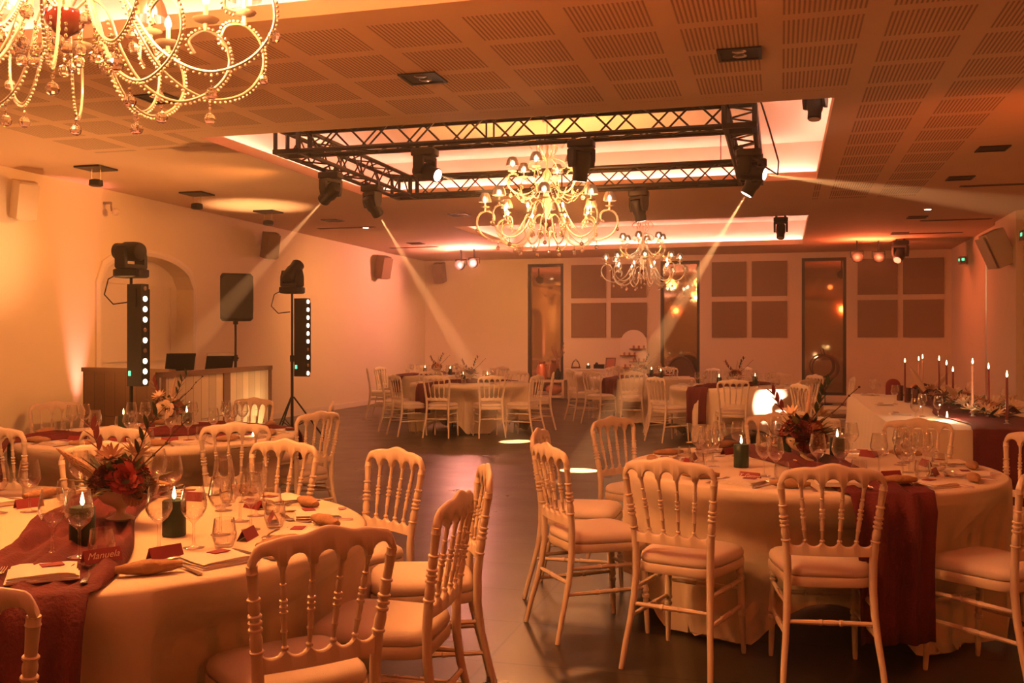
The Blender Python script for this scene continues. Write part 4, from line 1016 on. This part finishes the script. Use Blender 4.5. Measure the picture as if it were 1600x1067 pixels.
m = MB(); m.sweep([(TX1 + .03, 8.9, 3.5), (TX1 + .10, 9.1, 3.3), (TX1 + .18, 9.4, 3.05), (TX1 + .17, 9.7, 2.98), (TX1 + .05, 9.8, 3.08), (TX1 - .02, 9.85, 3.2)], .008, 6); tag(obj('power_cable', m, M_blk), 'loose black cable looping beside the right end of the truss', 'cable')
# ------------------------------------------------------------------ stands with led bars, loudspeaker
def stand(label, loc, h, rz=0.0, tr=.02):
    t = thing('light_stand', label, 'stand', loc, rz, 'black tripod stands by the booth')
    m = MB(); m.sweep([(0, 0, .12), (0, 0, 1.15)], tr, 10); obj('lower_pole', m, M_blk, t)
    m = MB(); m.sweep([(0, 0, 1.10), (0, 0, h)], tr * .78, 10); m.lathe([(.03, 1.10), (.03, 1.18), (.02, 1.19)], n=10); obj('upper_pole', m, M_blk, t)
    m = MB(); m.ball((.035, 0, 1.14), .016, 8, 5); obj('knob', m, M_blkp, t)
    for k in range(3):
        a = 2 * PI * k / 3 + .4; m = MB(); m.sweep([(.02 * math.cos(a), .02 * math.sin(a), .62), (.46 * math.cos(a), .46 * math.sin(a), .012)], .011, 6); m.sweep([(.02 * math.cos(a), .02 * math.sin(a), .2), (.24 * math.cos(a), .24 * math.sin(a), .31)], .007, 5); obj('leg', m, M_blk, t)
    return t
def led_bar(label, loc, rz, pat, h=.92):
    t = thing('led_bar', label, 'led bar', loc, rz, 'vertical led bars on the stands')
    m = MB(); n = len(pat)
    m.box((0, 0, h / 2), (.19, .10, h)); m.box((-.0, -.055, h - .14), (.06, .012, .19)); obj('housing', m, M_blkp, t, smooth=False)
    m = MB(); m.box((.02, .056, h / 2), (.16, .012, h * .9)); m.xf(Matrix.Identity(4)); obj('back_plate', m, M_blk, t, smooth=False)
    for k, v in enumerate(pat):
        z = h - .045 - (h - .09) * k / (n - 1); m = MB(); m.ball((.097, 0, z), .029 if v else .024, 10, 6, (.35, 1, 1)); obj('led_lens', m, M_led if v else M_ledoff, t)
    m = MB(); m.box((-.06, -.052, .13), (.03, .006, .05)); obj('status_light', m, M_green, t, smooth=False)
stand('tall black tripod stand in front of the DJ booth, left', (-6.44, 8.60, 0), 2.03)
led_bar('black led bar with round lit lamps on the left stand', (-6.33, 8.56, .92), R(-8), [0, 1, 1, 1, 0, 1, 0, 1, 1, 1], 1.04)
moving_head('black moving head standing upright on the left stand, beam to left', (-6.44, 8.60, 2.03), (-8.6, 9.0, 2.42), up=True, W=90, deg=50, blend=1.0, group='moving heads on tripod stands', sc=1.15)
stand('tall black tripod stand beyond the DJ booth, right', (-6.43, 12.0, 0), 2.03)
led_bar('black led bar, partly pink, on the right stand', (-6.28, 12.0, .90), R(-8), [1, 1, 1, 1, 1, 1, 0, 1, 0, 1], 1.06)
moving_head('black moving head standing upright on the right stand, unlit', (-6.43, 12.0, 2.03), (-6.0, 14, 4.5), up=True, group='moving heads on tripod stands', sc=1.15, lit=False)
for x, y in ((-6.44, 8.60), (-6.43, 12.0)):
    m = MB(); m.sweep([(x - .14, y, 2.08), (x - .26, y - .02, 2.02), (x - .30, y - .03, 1.86), (x - .2, y - .02, 1.76), (x - .03, y, 1.78)], .007, 6); tag(obj('signal_cable', m, M_blk), 'black cable looping from the moving head on the %s stand' % ('left' if y < 10 else 'right'), 'cable')
stand('black pole stand carrying the loudspeaker behind the booth', (-7.36, 12.1, 0), 1.66)
t = thing('loudspeaker', 'large black loudspeaker on a pole behind the DJ booth', 'loudspeaker', (-7.36, 12.1, 1.66), R(38))
m = MB()
def so(w0, w1, d, z, s_=1.0): return [(x * s_, y * s_, z) for x, y in seat_outline(w0, w1, d, 28, 7)]
m.loft([so(.30, .44, .34, 0, .93), so(.32, .47, .36, .03), so(.32, .47, .36, .62), so(.30, .44, .34, .66, .93)]); m.xf(Matrix.Rotation(0, 4, 'Z')); c = obj('cabinet', m, M_blkp, t, ang=50)
m = MB(); m.loft([[(x, -.184 - b, z) for x, z in seat_outline(w_, w_, h_, 28, 7, .33)] for w_, h_, b in ((.44, .60, 0), (.43, .59, .012))]); obj('grille', m, M_spk, t)
m = MB(); m.box((0, 0, -.02), (.06, .06, .05)); obj('pole_socket', m, M_blk, t)
def wall_speaker(label, loc, rz, s_=1.0, tilt=R(15), mt=None):
    t = thing('wall_speaker', label, 'loudspeaker', loc, rz, 'speakers fixed to the walls')
    m = MB(); m.loft([[(x, y - .13, z) for x, y in seat_outline(.26 * s_, .20 * s_, .24 * s_, 20, 8)] for z in (-.22 * s_, .22 * s_)]); o = obj('cabinet', m, mt or M_wspk, t, rot=(tilt, 0, 0))
    m = MB(); m.box((0, -.258 * s_, 0), (.22 * s_, .01, .40 * s_)); obj('grille', m, mt or M_wspk, o, smooth=False)
    m = MB(); m.box((0, .0, 0), (.05, .14, .05)); obj('bracket', m, M_blk, t, smooth=False)
wall_speaker('pale wall speaker at the left picture edge', (-8.58, 9.45, 3.05), R(60))
wall_speaker('brown tilted wall speaker above the loudspeaker on its pole', (-8.57, 15.1, 3.06), R(55), 1.0, mt=M_acou)
wall_speaker('dim wall speaker in the far left of the side wall', (-8.57, 20.0, 3.05), R(60), 1.1, mt=M_acou)
wall_speaker('wall speaker on the back wall left of the pink lamps', (-8.2, 23.02, 3.12), R(0), 1.1, mt=M_acou)
wall_speaker('cream tilted speaker on the right wall beside the light slit', (3.42, 16.9, 2.90), R(-75), 1.3, R(25))
# ------------------------------------------------------------------ ceiling fittings
def downlight(label, x, y, grp, twin=True, z=ZC, s_=.30):
    t = thing('downlight', label, 'downlight', (x, y, z), 0, grp)
    m = MB(); w_ = s_ / 2
    m.loft([[(sx * w_ * a, sy * w_ * a, zz) for sx, sy in ((-1, -1), (1, -1), (1, 1), (-1, 1))] for a, zz in ((1, 0), (1, -.012), (.86, -.012), (.86, 0))]); obj('frame', m, M_blk, t, smooth=False)
    m = MB(); m.box((0, 0, -.002), (s_ * .84, s_ * .84, .004)); obj('recess', m, M_blkp, t, smooth=False)
    if twin:
        for dy in (-.055, .055): m = MB(); m.lathe([(.001, -.010), (.03, -.012), (.045, -.006), (.05, -.004)], (0, dy, 0), 16, cap=False); obj('lamp', m, M_silver, t)
for x, d in ((-.28, 'right'), (-2.65, 'middle'), (-4.98, 'left')): downlight('square black twin downlight in the perforated ceiling, %s of three' % d, x, 7.02, 'twin downlights in the near ceiling')
for y, d in ((11.17, 'nearest'), (13.08, 'second nearest'), (17.02, 'third nearest'), (19.45, 'furthest')): downlight('flat black square fitting in the right ceiling, %s' % d, 2.14, y, 'square fittings in the right ceiling', False)
for x, y, d in ((-4.94, 14.72, 'nearest, by the recess'), (-7.21, 14.86, 'beside the left wall'), (-7.25, 18.8, 'furthest')): downlight('dark square fitting in the left ceiling, %s' % d, x, y, 'square fittings in the left ceiling', False)
for x, y, d in ((2.80, 13.78, 'right ceiling, nearest'), (2.80, 17.54, 'right ceiling, middle'), (2.70, 19.6, 'right ceiling, furthest'), (-7.45, 15.9, 'left ceiling, nearer'), (-7.6, 19.6, 'left ceiling, further')):
    t = thing('air_vent', 'long dark slot vent in the ' + d, 'vent', (x, y, ZC), 0, 'slot vents in the ceiling'); m = MB(); m.box((0, 0, -.004), (1.1, .12, .008)); obj('frame', m, M_woodd, t, smooth=False)
    m = MB(); m.box((0, -.02, -.009), (1.04, .015, .004)); m.box((0, .02, -.009), (1.04, .015, .004)); obj('louvre', m, M_blk, t, smooth=False)
for y, d in ((9.62, 'nearest'), (11.65, 'middle'), (13.57, 'furthest')):
    t = thing('pull_down_spotlight', 'black spotlight lowered on rods from the left ceiling, %s of three' % d, 'spotlight', (-7.68, y, ZC), 0, 'pull-down spotlights')
    m = MB(); m.box((0, 0, -.012), (.34, .34, .02)); obj('plate', m, M_blk, t, smooth=False)
    m = MB()
    for x in (-.06, .06): m.sweep([(x, 0, -.02), (x, 0, -.16)], .006, 5)
    obj('rod', m, M_silver, t)
    m = MB(); m.lathe([(.05, -.14), (.075, -.15), (.08, -.21), (.06, -.22)], n=14); obj('lamp_head', m, M_blkp, t)
for x, y, d in ((2.16, 15.99, 'right'), (-7.09, 15.93, 'left')):
    t = thing('ceiling_spot', 'small round white spot in the %s ceiling' % d, 'spotlight', (x, y, ZC), 0, 'small round white spots')
    m = MB(); m.lathe([(.07, 0), (.07, -.012), (.05, -.014)], n=16); obj('rim', m, M_wspk, t); m = MB(); m.lathe([(.05, -.015), (.001, -.017)], n=16, cap=False); obj('lamp', m, M_lens, t)
for x, y, z, d in ((3.5, 21.2, 3.0, 'far right corner'), (3.55, 16.2, 2.98, 'right picture edge')):
    t = thing('exit_light', 'small green emergency light near the ' + d, 'exit light', (x, y, z), 0, 'green emergency lights')
    m = MB(); m.box((0.0, 0, 0), (.10, .26, .14)); obj('housing', m, M_grey, t, smooth=False)
    m = MB(); m.box((-.053, 0, .01), (.006, .09, .05)); m.box((0, -.133, .01), (.05, .006, .05)); obj('green_panel', m, M_green, t, smooth=False)
t = thing('security_camera', 'small camera bracket on the left wall under the ceiling', 'camera', (-8.60, 11.0, 3.16)); m = MB(); m.box((0, 0, .05), (.10, .05, .03)); m.sweep([(.05, 0, .05), (.06, 0, -.05), (.12, 0, -.08)], .012, 6); obj('bracket', m, M_grey, t); m = MB(); m.ball((.13, 0, -.07), .05, 10, 6); obj('dome', m, M_wspk, t)
t = thing('projector', 'flat dark fitting on the upper ceiling of the middle recess', 'ceiling fitting', (-.05, 9.55, 3.90)); m = MB(); m.box((0, 0, 0), (.34, .12, .035)); obj('housing', m, M_blk, t, smooth=False)
# ------------------------------------------------------------------ chandeliers
def smooth_path(P, n):
    out = []
    for i in range(len(P) - 1):
        p0, p1, p2, p3 = P[max(0, i - 1)], P[i], P[i + 1], P[min(len(P) - 1, i + 2)]
        for k in range(n):
            t = k / n; out.append(tuple(.5 * ((2 * p1[j]) + (-p0[j] + p2[j]) * t + (2 * p0[j] - 5 * p1[j] + 4 * p2[j] - p3[j]) * t * t + (-p0[j] + 3 * p1[j] - 3 * p2[j] + p3[j]) * t ** 3) for j in range(len(p1))))
    out.append(P[-1]); return out
ARM_A = [(.04, 2.92), (.10, 2.98), (.18, 2.93), (.25, 2.78), (.37, 2.61), (.54, 2.53), (.70, 2.57), (.79, 2.68), (.785, 2.80), (.71, 2.86), (.63, 2.84), (.61, 2.77), (.65, 2.745)]
ARM_B = [(.04, 2.78), (.09, 2.82), (.15, 2.77), (.20, 2.63), (.28, 2.51), (.40, 2.46), (.52, 2.51), (.585, 2.60), (.57, 2.70), (.50, 2.74), (.44, 2.70), (.46, 2.65)]
ARM_C = [(.04, 3.30), (.10, 3.16), (.20, 3.07), (.32, 3.05), (.42, 3.11), (.455, 3.20), (.42, 3.265), (.35, 3.26), (.33, 3.21)]
def me_beads(P, r, off, every):
    m = MB(); 
    L = 0
    for i in range(1, len(P)):
        a, b = P[i - 1], P[i]; d = math.hypot(b[0] - a[0], b[1] - a[1])
        L += d
        if L >= every:
            L = 0; nx, nz = (b[1] - a[1]) / d, -(b[0] - a[0]) / d; m.ball((b[0] + nx * off, 0, b[1] + nz * off), r, 6, 4)
    return m
def strand_me(n, ball_r, step=.021):
    m = MB(); z = 0
    for k in range(n): m.ball((0, 0, z - step / 2), .0068, 6, 4, (1, 1, 1.25)); z -= step
    m.lathe([(.0005, z), (.005, z - .006), (ball_r * .8, z - ball_r * .75), (ball_r, z - ball_r * 1.35), (ball_r * .78, z - ball_r * 1.95), (ball_r * .35, z - ball_r * 2.25), (.001, z - ball_r * 2.3)], n=8, cap=False); return m
CM = {}
def cm(key, fn, mt, ang=38):
    if key not in CM: CM[key] = fn().mesh(key, mt, True, ang)
    return CM[key]
def build_arm(t, P, key, ang, lamp_r, lamp_z, drops, shade=True, fine=True, thick=.0052):
    SP = smooth_path(P, 8)
    me = cm('arm' + key, lambda: (lambda m: (m.sweep([(r, 0, z) for r, z in SP], thick, 7), m)[1])(MB()), M_gold)
    a = link('arm', me, t, (0, 0, 0), (0, 0, ang))
    link('bead_trim', cm('beads' + key, lambda: me_beads(smooth_path(P[2:], 16), .0062, .0125, .0128), M_bead, 80), a)
    # bobeche, candle tube, bulb, shade
    link('drip_pan', cm('pan', lambda: (lambda m: (m.lathe([(.006, 0), (.02, .002), (.045, .010), (.052, .018), (.046, .016), (.02, .006), (.008, .006)], n=14), m)[1])(MB()), M_pan, 60), a, (lamp_r, 0, lamp_z))
    link('candle_tube', cm('tube' + key, lambda: (lambda m: (m.sweep([(0, 0, min(0, max(q[1] for q in P[5:]) - lamp_z))] + [(0, 0, .0), (0, 0, .075)], .009, 8), m)[1])(MB()), M_pan), a, (lamp_r, 0, lamp_z))
    link('bulb', cm('bulb', lambda: (lambda m: (m.lathe([(.006, 0), (.012, .010), (.0135, .020), (.009, .036), (.003, .048), (.0005, .052)], n=10), m)[1])(MB()), M_bulb, 80), a, (lamp_r, 0, lamp_z + .075))
    if shade:
        def sh():
            m = MB(); N = 28
            m.loft([[(r * (1 + .03 * (k % 2)) * math.cos(2 * PI * k / N), r * (1 + .03 * (k % 2)) * math.sin(2 * PI * k / N), z) for k in range(N)] for r, z in ((.072, .072), (.070, .098), (.058, .142), (.040, .172), (.030, .176))], cap=False); return m
        link('lamp_shade', cm('shade', sh, M_shade, 20), a, (lamp_r, 0, lamp_z))
    for i, (ri, n) in enumerate(drops):
        j = min(range(len(SP)), key=lambda q: abs(q / len(SP) - ri)); r, z = SP[j]
        link('crystal_drop', cm('strand%d' % n, lambda: strand_me(n, .024), M_cryst, 20), a, (r, 0, z - .008), (0, 0, .3 * i))
    return a
def chandelier(label, x, y, dz, hi):
    t = thing('chandelier', label, 'chandelier', (x, y, dz), R(11), 'crystal chandeliers')
    link('stem', cm('stem', lambda: (lambda m: (m.lathe([(.006, 3.92), (.006, 3.62), (.02, 3.60), (.012, 3.54), (.028, 3.48), (.014, 3.42), (.014, 3.34), (.045, 3.30), (.05, 3.26), (.018, 3.20), (.016, 3.06), (.05, 3.0), (.062, 2.95), (.05, 2.90), (.02, 2.86), (.02, 2.78), (.03, 2.74)], n=16), m)[1])(MB()), M_pan, 60), t)
    if dz: m = MB(); m.sweep([(0, 0, 3.92), (0, 0, 3.92 - dz)], .006, 6); obj('extension_rod', m, M_gold, t)
    m = MB(); m.lathe([(.001, 3.92 - dz - .05), (.05, 3.92 - dz - .045), (.065, 3.92 - dz - .005), (.065, 3.92 - dz)], n=18); obj('ceiling_rose', m, M_gold, t)
    link('bowl', cm('cbowl', lambda: (lambda m: (m.lathe([(.072, 2.76), (.074, 2.74), (.066, 2.715), (.045, 2.69), (.02, 2.675), (.008, 2.66), (.010, 2.65), (.001, 2.635)], n=18), m)[1])(MB()), M_redb, 60), t)
    for k in range(8): build_arm(t, ARM_A, 'A', 2 * PI * k / 8, .71, 2.90, [(.42, 2), (.60, 1), (.25, 3)])
    for k in range(8): build_arm(t, ARM_B, 'B', 2 * PI * (k + .5) / 8, .50, 2.77, [(.40, 2), (.22, 3)], shade=False)
    for k in range(6): build_arm(t, ARM_C, 'C', 2 * PI * (k + .25) / 6, .40, 3.29, [(.5, 2), (.7, 1)], thick=.0045)
    CR = smooth_path([(.02, 3.46), (.08, 3.50), (.12, 3.58), (.09, 3.65), (.15, 3.68), (.20, 3.62), (.17, 3.57)], 6)
    LW = smooth_path([(.03, 3.44), (.10, 3.46), (.19, 3.42), (.21, 3.36), (.16, 3.34)], 6)
    for k in range(6):
        link('crown_scroll', cm('crown', lambda: (lambda m: (m.sweep([(r, 0, z) for r, z in CR], .006, 6), m.sweep([(r, 0, z) for r, z in LW], .006, 6), m.ball((.155, 0, 3.33), .018, 8, 5), m)[3])(MB()), M_bead, 60), t, (0, 0, 0), (0, 0, 2 * PI * k / 6))
    SW = smooth_path([(.40, 3.10), (.30, 2.98), (.20, 3.02), (.08, 3.22)], 9)                    # bead swags between the tiers
    for k in range(12): link('bead_swag', cm('swag', lambda: me_beads(SW, .0065, 0, .012), M_bead, 80), t, (0, 0, 0), (0, 0, 2 * PI * k / 12 + .1))
    for k in range(12):
        r = .10 if k % 2 else .17; n = 4 if k % 2 else 3
        link('crystal_strand', cm('strand%d' % n, lambda: strand_me(n, .024), M_cryst, 20), t, (r * math.cos(k * PI / 6), r * math.sin(k * PI / 6), 2.72 if k % 2 else 2.68))
chandelier('large crystal chandelier cut by the upper left picture corner', CH[0][0], CH[0][1], CH[0][2], True)
chandelier('large crystal chandelier glowing inside the truss rectangle', CH[1][0], CH[1][1], CH[1][2], True)
chandelier('smaller-looking crystal chandelier further back, before the middle window', CH[2][0], CH[2][1], CH[2][2], True)
# ------------------------------------------------------------------ props at the back wall
t = thing('gift_table', 'narrow cream console table between the left and middle windows', 'table', (-4.25, 22.6, 0))
m = MB(); m.box((0, 0, .72), (1.3, .42, .035)); obj('tabletop', m, M_white, t, smooth=False); m = MB(); m.box((0, 0, .655), (1.2, .36, .095)); obj('apron', m, M_white, t, smooth=False)
for sx in (-1, 1):
    for sy in (-1, 1): m = MB(); m.turned((sx * .58, sy * .16, .61), (sx * .58, sy * .16, 0), [(0, .024), (.1, .026), (.2, .02), (.9, .013), (1, .012)], 8); obj('leg', m, M_white, t)
ZG = .738
t = thing('lantern', 'small arched brass lantern on the console table, left', 'lantern', (-4.68, 22.6, ZG)); m = MB(); m.box((0, 0, .02), (.20, .14, .04)); m.sweep([(.09 * math.cos(PI * k / 8), 0, .04 + .15 * math.sin(PI * k / 8)) for k in range(9)], .014, 6); obj('frame', m, M_ratt, t); m = MB(); m.ball((0, 0, .20), .03, 8, 5); obj('finial', m, M_gold, t)
t = make_pillar(.08, .05); t.location = (-4.36, 22.5, ZG); tag(t, 'lit candle on the console table', 'candle')
m = MB(); m.box((0, 0, .05), (.24, .12, .10)); m.ball((-.06, 0, .11), .04, 8, 5); tag(obj('keepsake_box', m, M_blkp, loc=(-4.12, 22.6, ZG)), 'dark keepsake box on the console table', 'box')
t = thing('photo_frame', 'tilted dark photo frame at the right end of the console table', 'photo frame', (-3.86, 22.6, ZG), R(-12)); m = MB()
for x in (-.11, .11): m.box((x, 0, .13), (.022, .02, .26))
for z in (.012, .25): m.box((0, 0, z), (.2, .02, .022))
obj('frame', m, M_woodd, t, rot=(R(-12), 0, 0), smooth=False); m = MB(); m.box((0, .004, .13), (.2, .006, .22)); obj('picture', m, M_terra, t, rot=(R(-12), 0, 0), smooth=False)
t = thing('seating_board', 'cream arched board with small shelves of place cards, back wall', 'board', (-3.32, 22.7, 0))
m = MB(); out = [(-.31, 0), (.31, 0), (.31, 1.34)] + [(.31 * math.cos(PI * k / 14), 1.34 + .31 * math.sin(PI * k / 14)) for k in range(1, 14)] + [(-.31, 1.34)]
m.prism(out, -.015, .015); m.xf(Matrix.Rotation(PI / 2, 4, 'X')); obj('panel', m, M_white, t)
for x, z in ((.10, 1.20), (-.12, 1.04), (.10, .90), (-.1, .76)):
    m = MB(); m.box((x, -.05, z), (.38, .08, .02)); s_ = obj('shelf', m, M_woodd, t, smooth=False)
    for k in range(6): m = MB(); m.box((x - .15 + k * .06, -.05, z + .045), (.045, .004, .07)); obj('place_card', m, M_terra if k % 2 else M_creamf, s_, smooth=False)
t = thing('rattan_armchair', 'dark rattan armchair with a round back before the middle window', 'chair', (-2.15, 22.0, 0), R(10))
m = MB(); m.lathe([(.30, .30), (.33, .34), (.30, .40)], n=20); obj('seat', m, M_ratt, t)
m = MB(); rg = []
for k in range(15):
    a = PI * k / 14; rg.append((.33 * math.cos(a), .16 + .08 * math.sin(a), .42 + .60 * math.sin(a) ** .8))
m.sweep(rg, .03, 8); m.loft([[(x * s_, y + .0, .42 + (z - .42) * s_) for x, y, z in rg] for s_ in (.95, .05)], cap=False, closed=False); obj('backrest', m, M_ratt, t)
for k in range(4): a = PI / 4 + k * PI / 2; m = MB(); m.sweep([(.2 * math.cos(a), .2 * math.sin(a), .32), (.27 * math.cos(a), .27 * math.sin(a), 0)], .018, 6); obj('leg', m, M_ratt, t)
def plant(label, loc, h, n, mt, seed, potr=.14):
    rr = random.Random(seed); t = thing('potted_plant', label, 'plant', loc, 0, None)
    m = MB(); m.lathe([(potr * .7, 0), (potr, .04), (potr * 1.05, .22), (potr * .95, .24), (potr * .9, .20), (.001, .19)], n=18); obj('pot', m, M_ratt, t)
    m = MB()
    for i in range(n):
        a = rr.uniform(0, 6.28); d = Vector((math.cos(a) * .45, math.sin(a) * .45, 1)); leaf(m, (0, 0, .18), d, h * rr.uniform(.5, 1), .035, rr.uniform(-.5, .2))
        b = Vector((0, 0, .2)) + d.normalized() * h * rr.uniform(.3, .8); leaf(m, b, (math.cos(a), math.sin(a), .3), .16, .04, -.2)
    obj('foliage', m, mt, t, ang=80)
plant('dark leafy plant left of the rattan armchair', (-2.82, 22.45, 0), .55, 26, M_leaf, 3)
plant('tall dark plant behind the rattan armchair', (-2.45, 22.62, 0), 1.0, 18, M_dahl, 4, .10)
t = thing('hoop_stand', 'dark wreath hoop on a stand before the right window', 'hoop', (.93, 22.3, 0))
m = MB(); m.sweep([(.27 * math.cos(2 * PI * k / 28), 0, .80 + .27 * math.sin(2 * PI * k / 28)) for k in range(29)], [.016 + .02 * max(0, math.cos(2 * PI * k / 28)) for k in range(29)], 7); obj('hoop', m, M_ratt, t)
m = MB(); m.sweep([(0, 0, .53), (0, 0, .02)], .012, 6); m.sweep([(0, 0, 1.07), (-.04, 0, 1.22)], .008, 5); obj('post', m, M_blk, t); m = MB(); m.lathe([(.16, 0), (.16, .02), (.02, .03)], n=18); obj('base', m, M_blk, t)
t = thing('low_bench', 'low wooden bench with rounded cushions before the left window', 'bench', (-5.3, 22.5, 0))
m = MB(); m.box((0, 0, .44), (.80, .42, .05)); m.box((0, 0, .08), (.80, .40, .05)); 
for x in (-.37, .37): m.box((x, 0, .24), (.05, .40, .40))
obj('frame', m, M_wood, t, smooth=False); m = MB(); m.ball((.12, -.02, .26), .16, 12, 8, (1.3, 1, .9)); obj('cushion', m, M_terra, t)
t = thing('copper_urn', 'shiny copper milk urn on the low bench', 'urn', (-5.48, 22.5, .466)); m = MB(); m.lathe([(.10, 0), (.12, .02), (.125, .26), (.10, .34), (.075, .38), (.09, .43), (.10, .44), (.08, .44)], n=20); obj('body', m, M_copper, t)
m = MB(); m.sweep([(.10, 0, .34), (.16, 0, .36), (.16, 0, .26), (.12, 0, .20)], .008, 6); obj('handle', m, M_copper, t)
t = thing('dried_arrangement', 'tall dark vase of dried stems on the low bench', 'vase', (-5.10, 22.55, .466)); m = MB(); m.lathe([(.05, 0), (.08, .05), (.085, .14), (.03, .24), (.035, .27)], n=16); obj('vase', m, M_blkp, t)
m = MB(); rr = random.Random(2)
for i in range(16): a = rr.uniform(0, 6.28); m.sweep([(0, 0, .22), (.05 * math.cos(a), .05 * math.sin(a), .5), (.16 * math.cos(a), .12 * math.sin(a), .75 + rr.uniform(-.1, .15))], [.003, .004, .010], 5)
obj('stems', m, M_dahl, t)
# floor par washing the side of the far right table
t = thing('floor_par', 'small floor lamp throwing a white patch on the far right tablecloth', 'stage light', (.30, 12.25, 0), R(14)); m = MB(); m.lathe([(.09, 0), (.10, .02), (.10, .14), (.085, .15)], n=18); m.xf(Matrix.Translation((0, .0, .13)) @ Matrix.Rotation(R(-78), 4, 'X') @ Matrix.Translation((0, 0, -.08))); obj('housing', m, M_blkp, t)
m = MB(); m.box((0, 0, .006), (.22, .16, .012)); m.box((.112, 0, .07), (.008, .05, .14)); m.box((-.112, 0, .07), (.008, .05, .14)); obj('bracket', m, M_blk, t, smooth=False)
spot('floor_par_light', (.28, 12.33, .16), (-.12, 13.3, .52), 420, (1, .50, .36), 24, .05, .15)
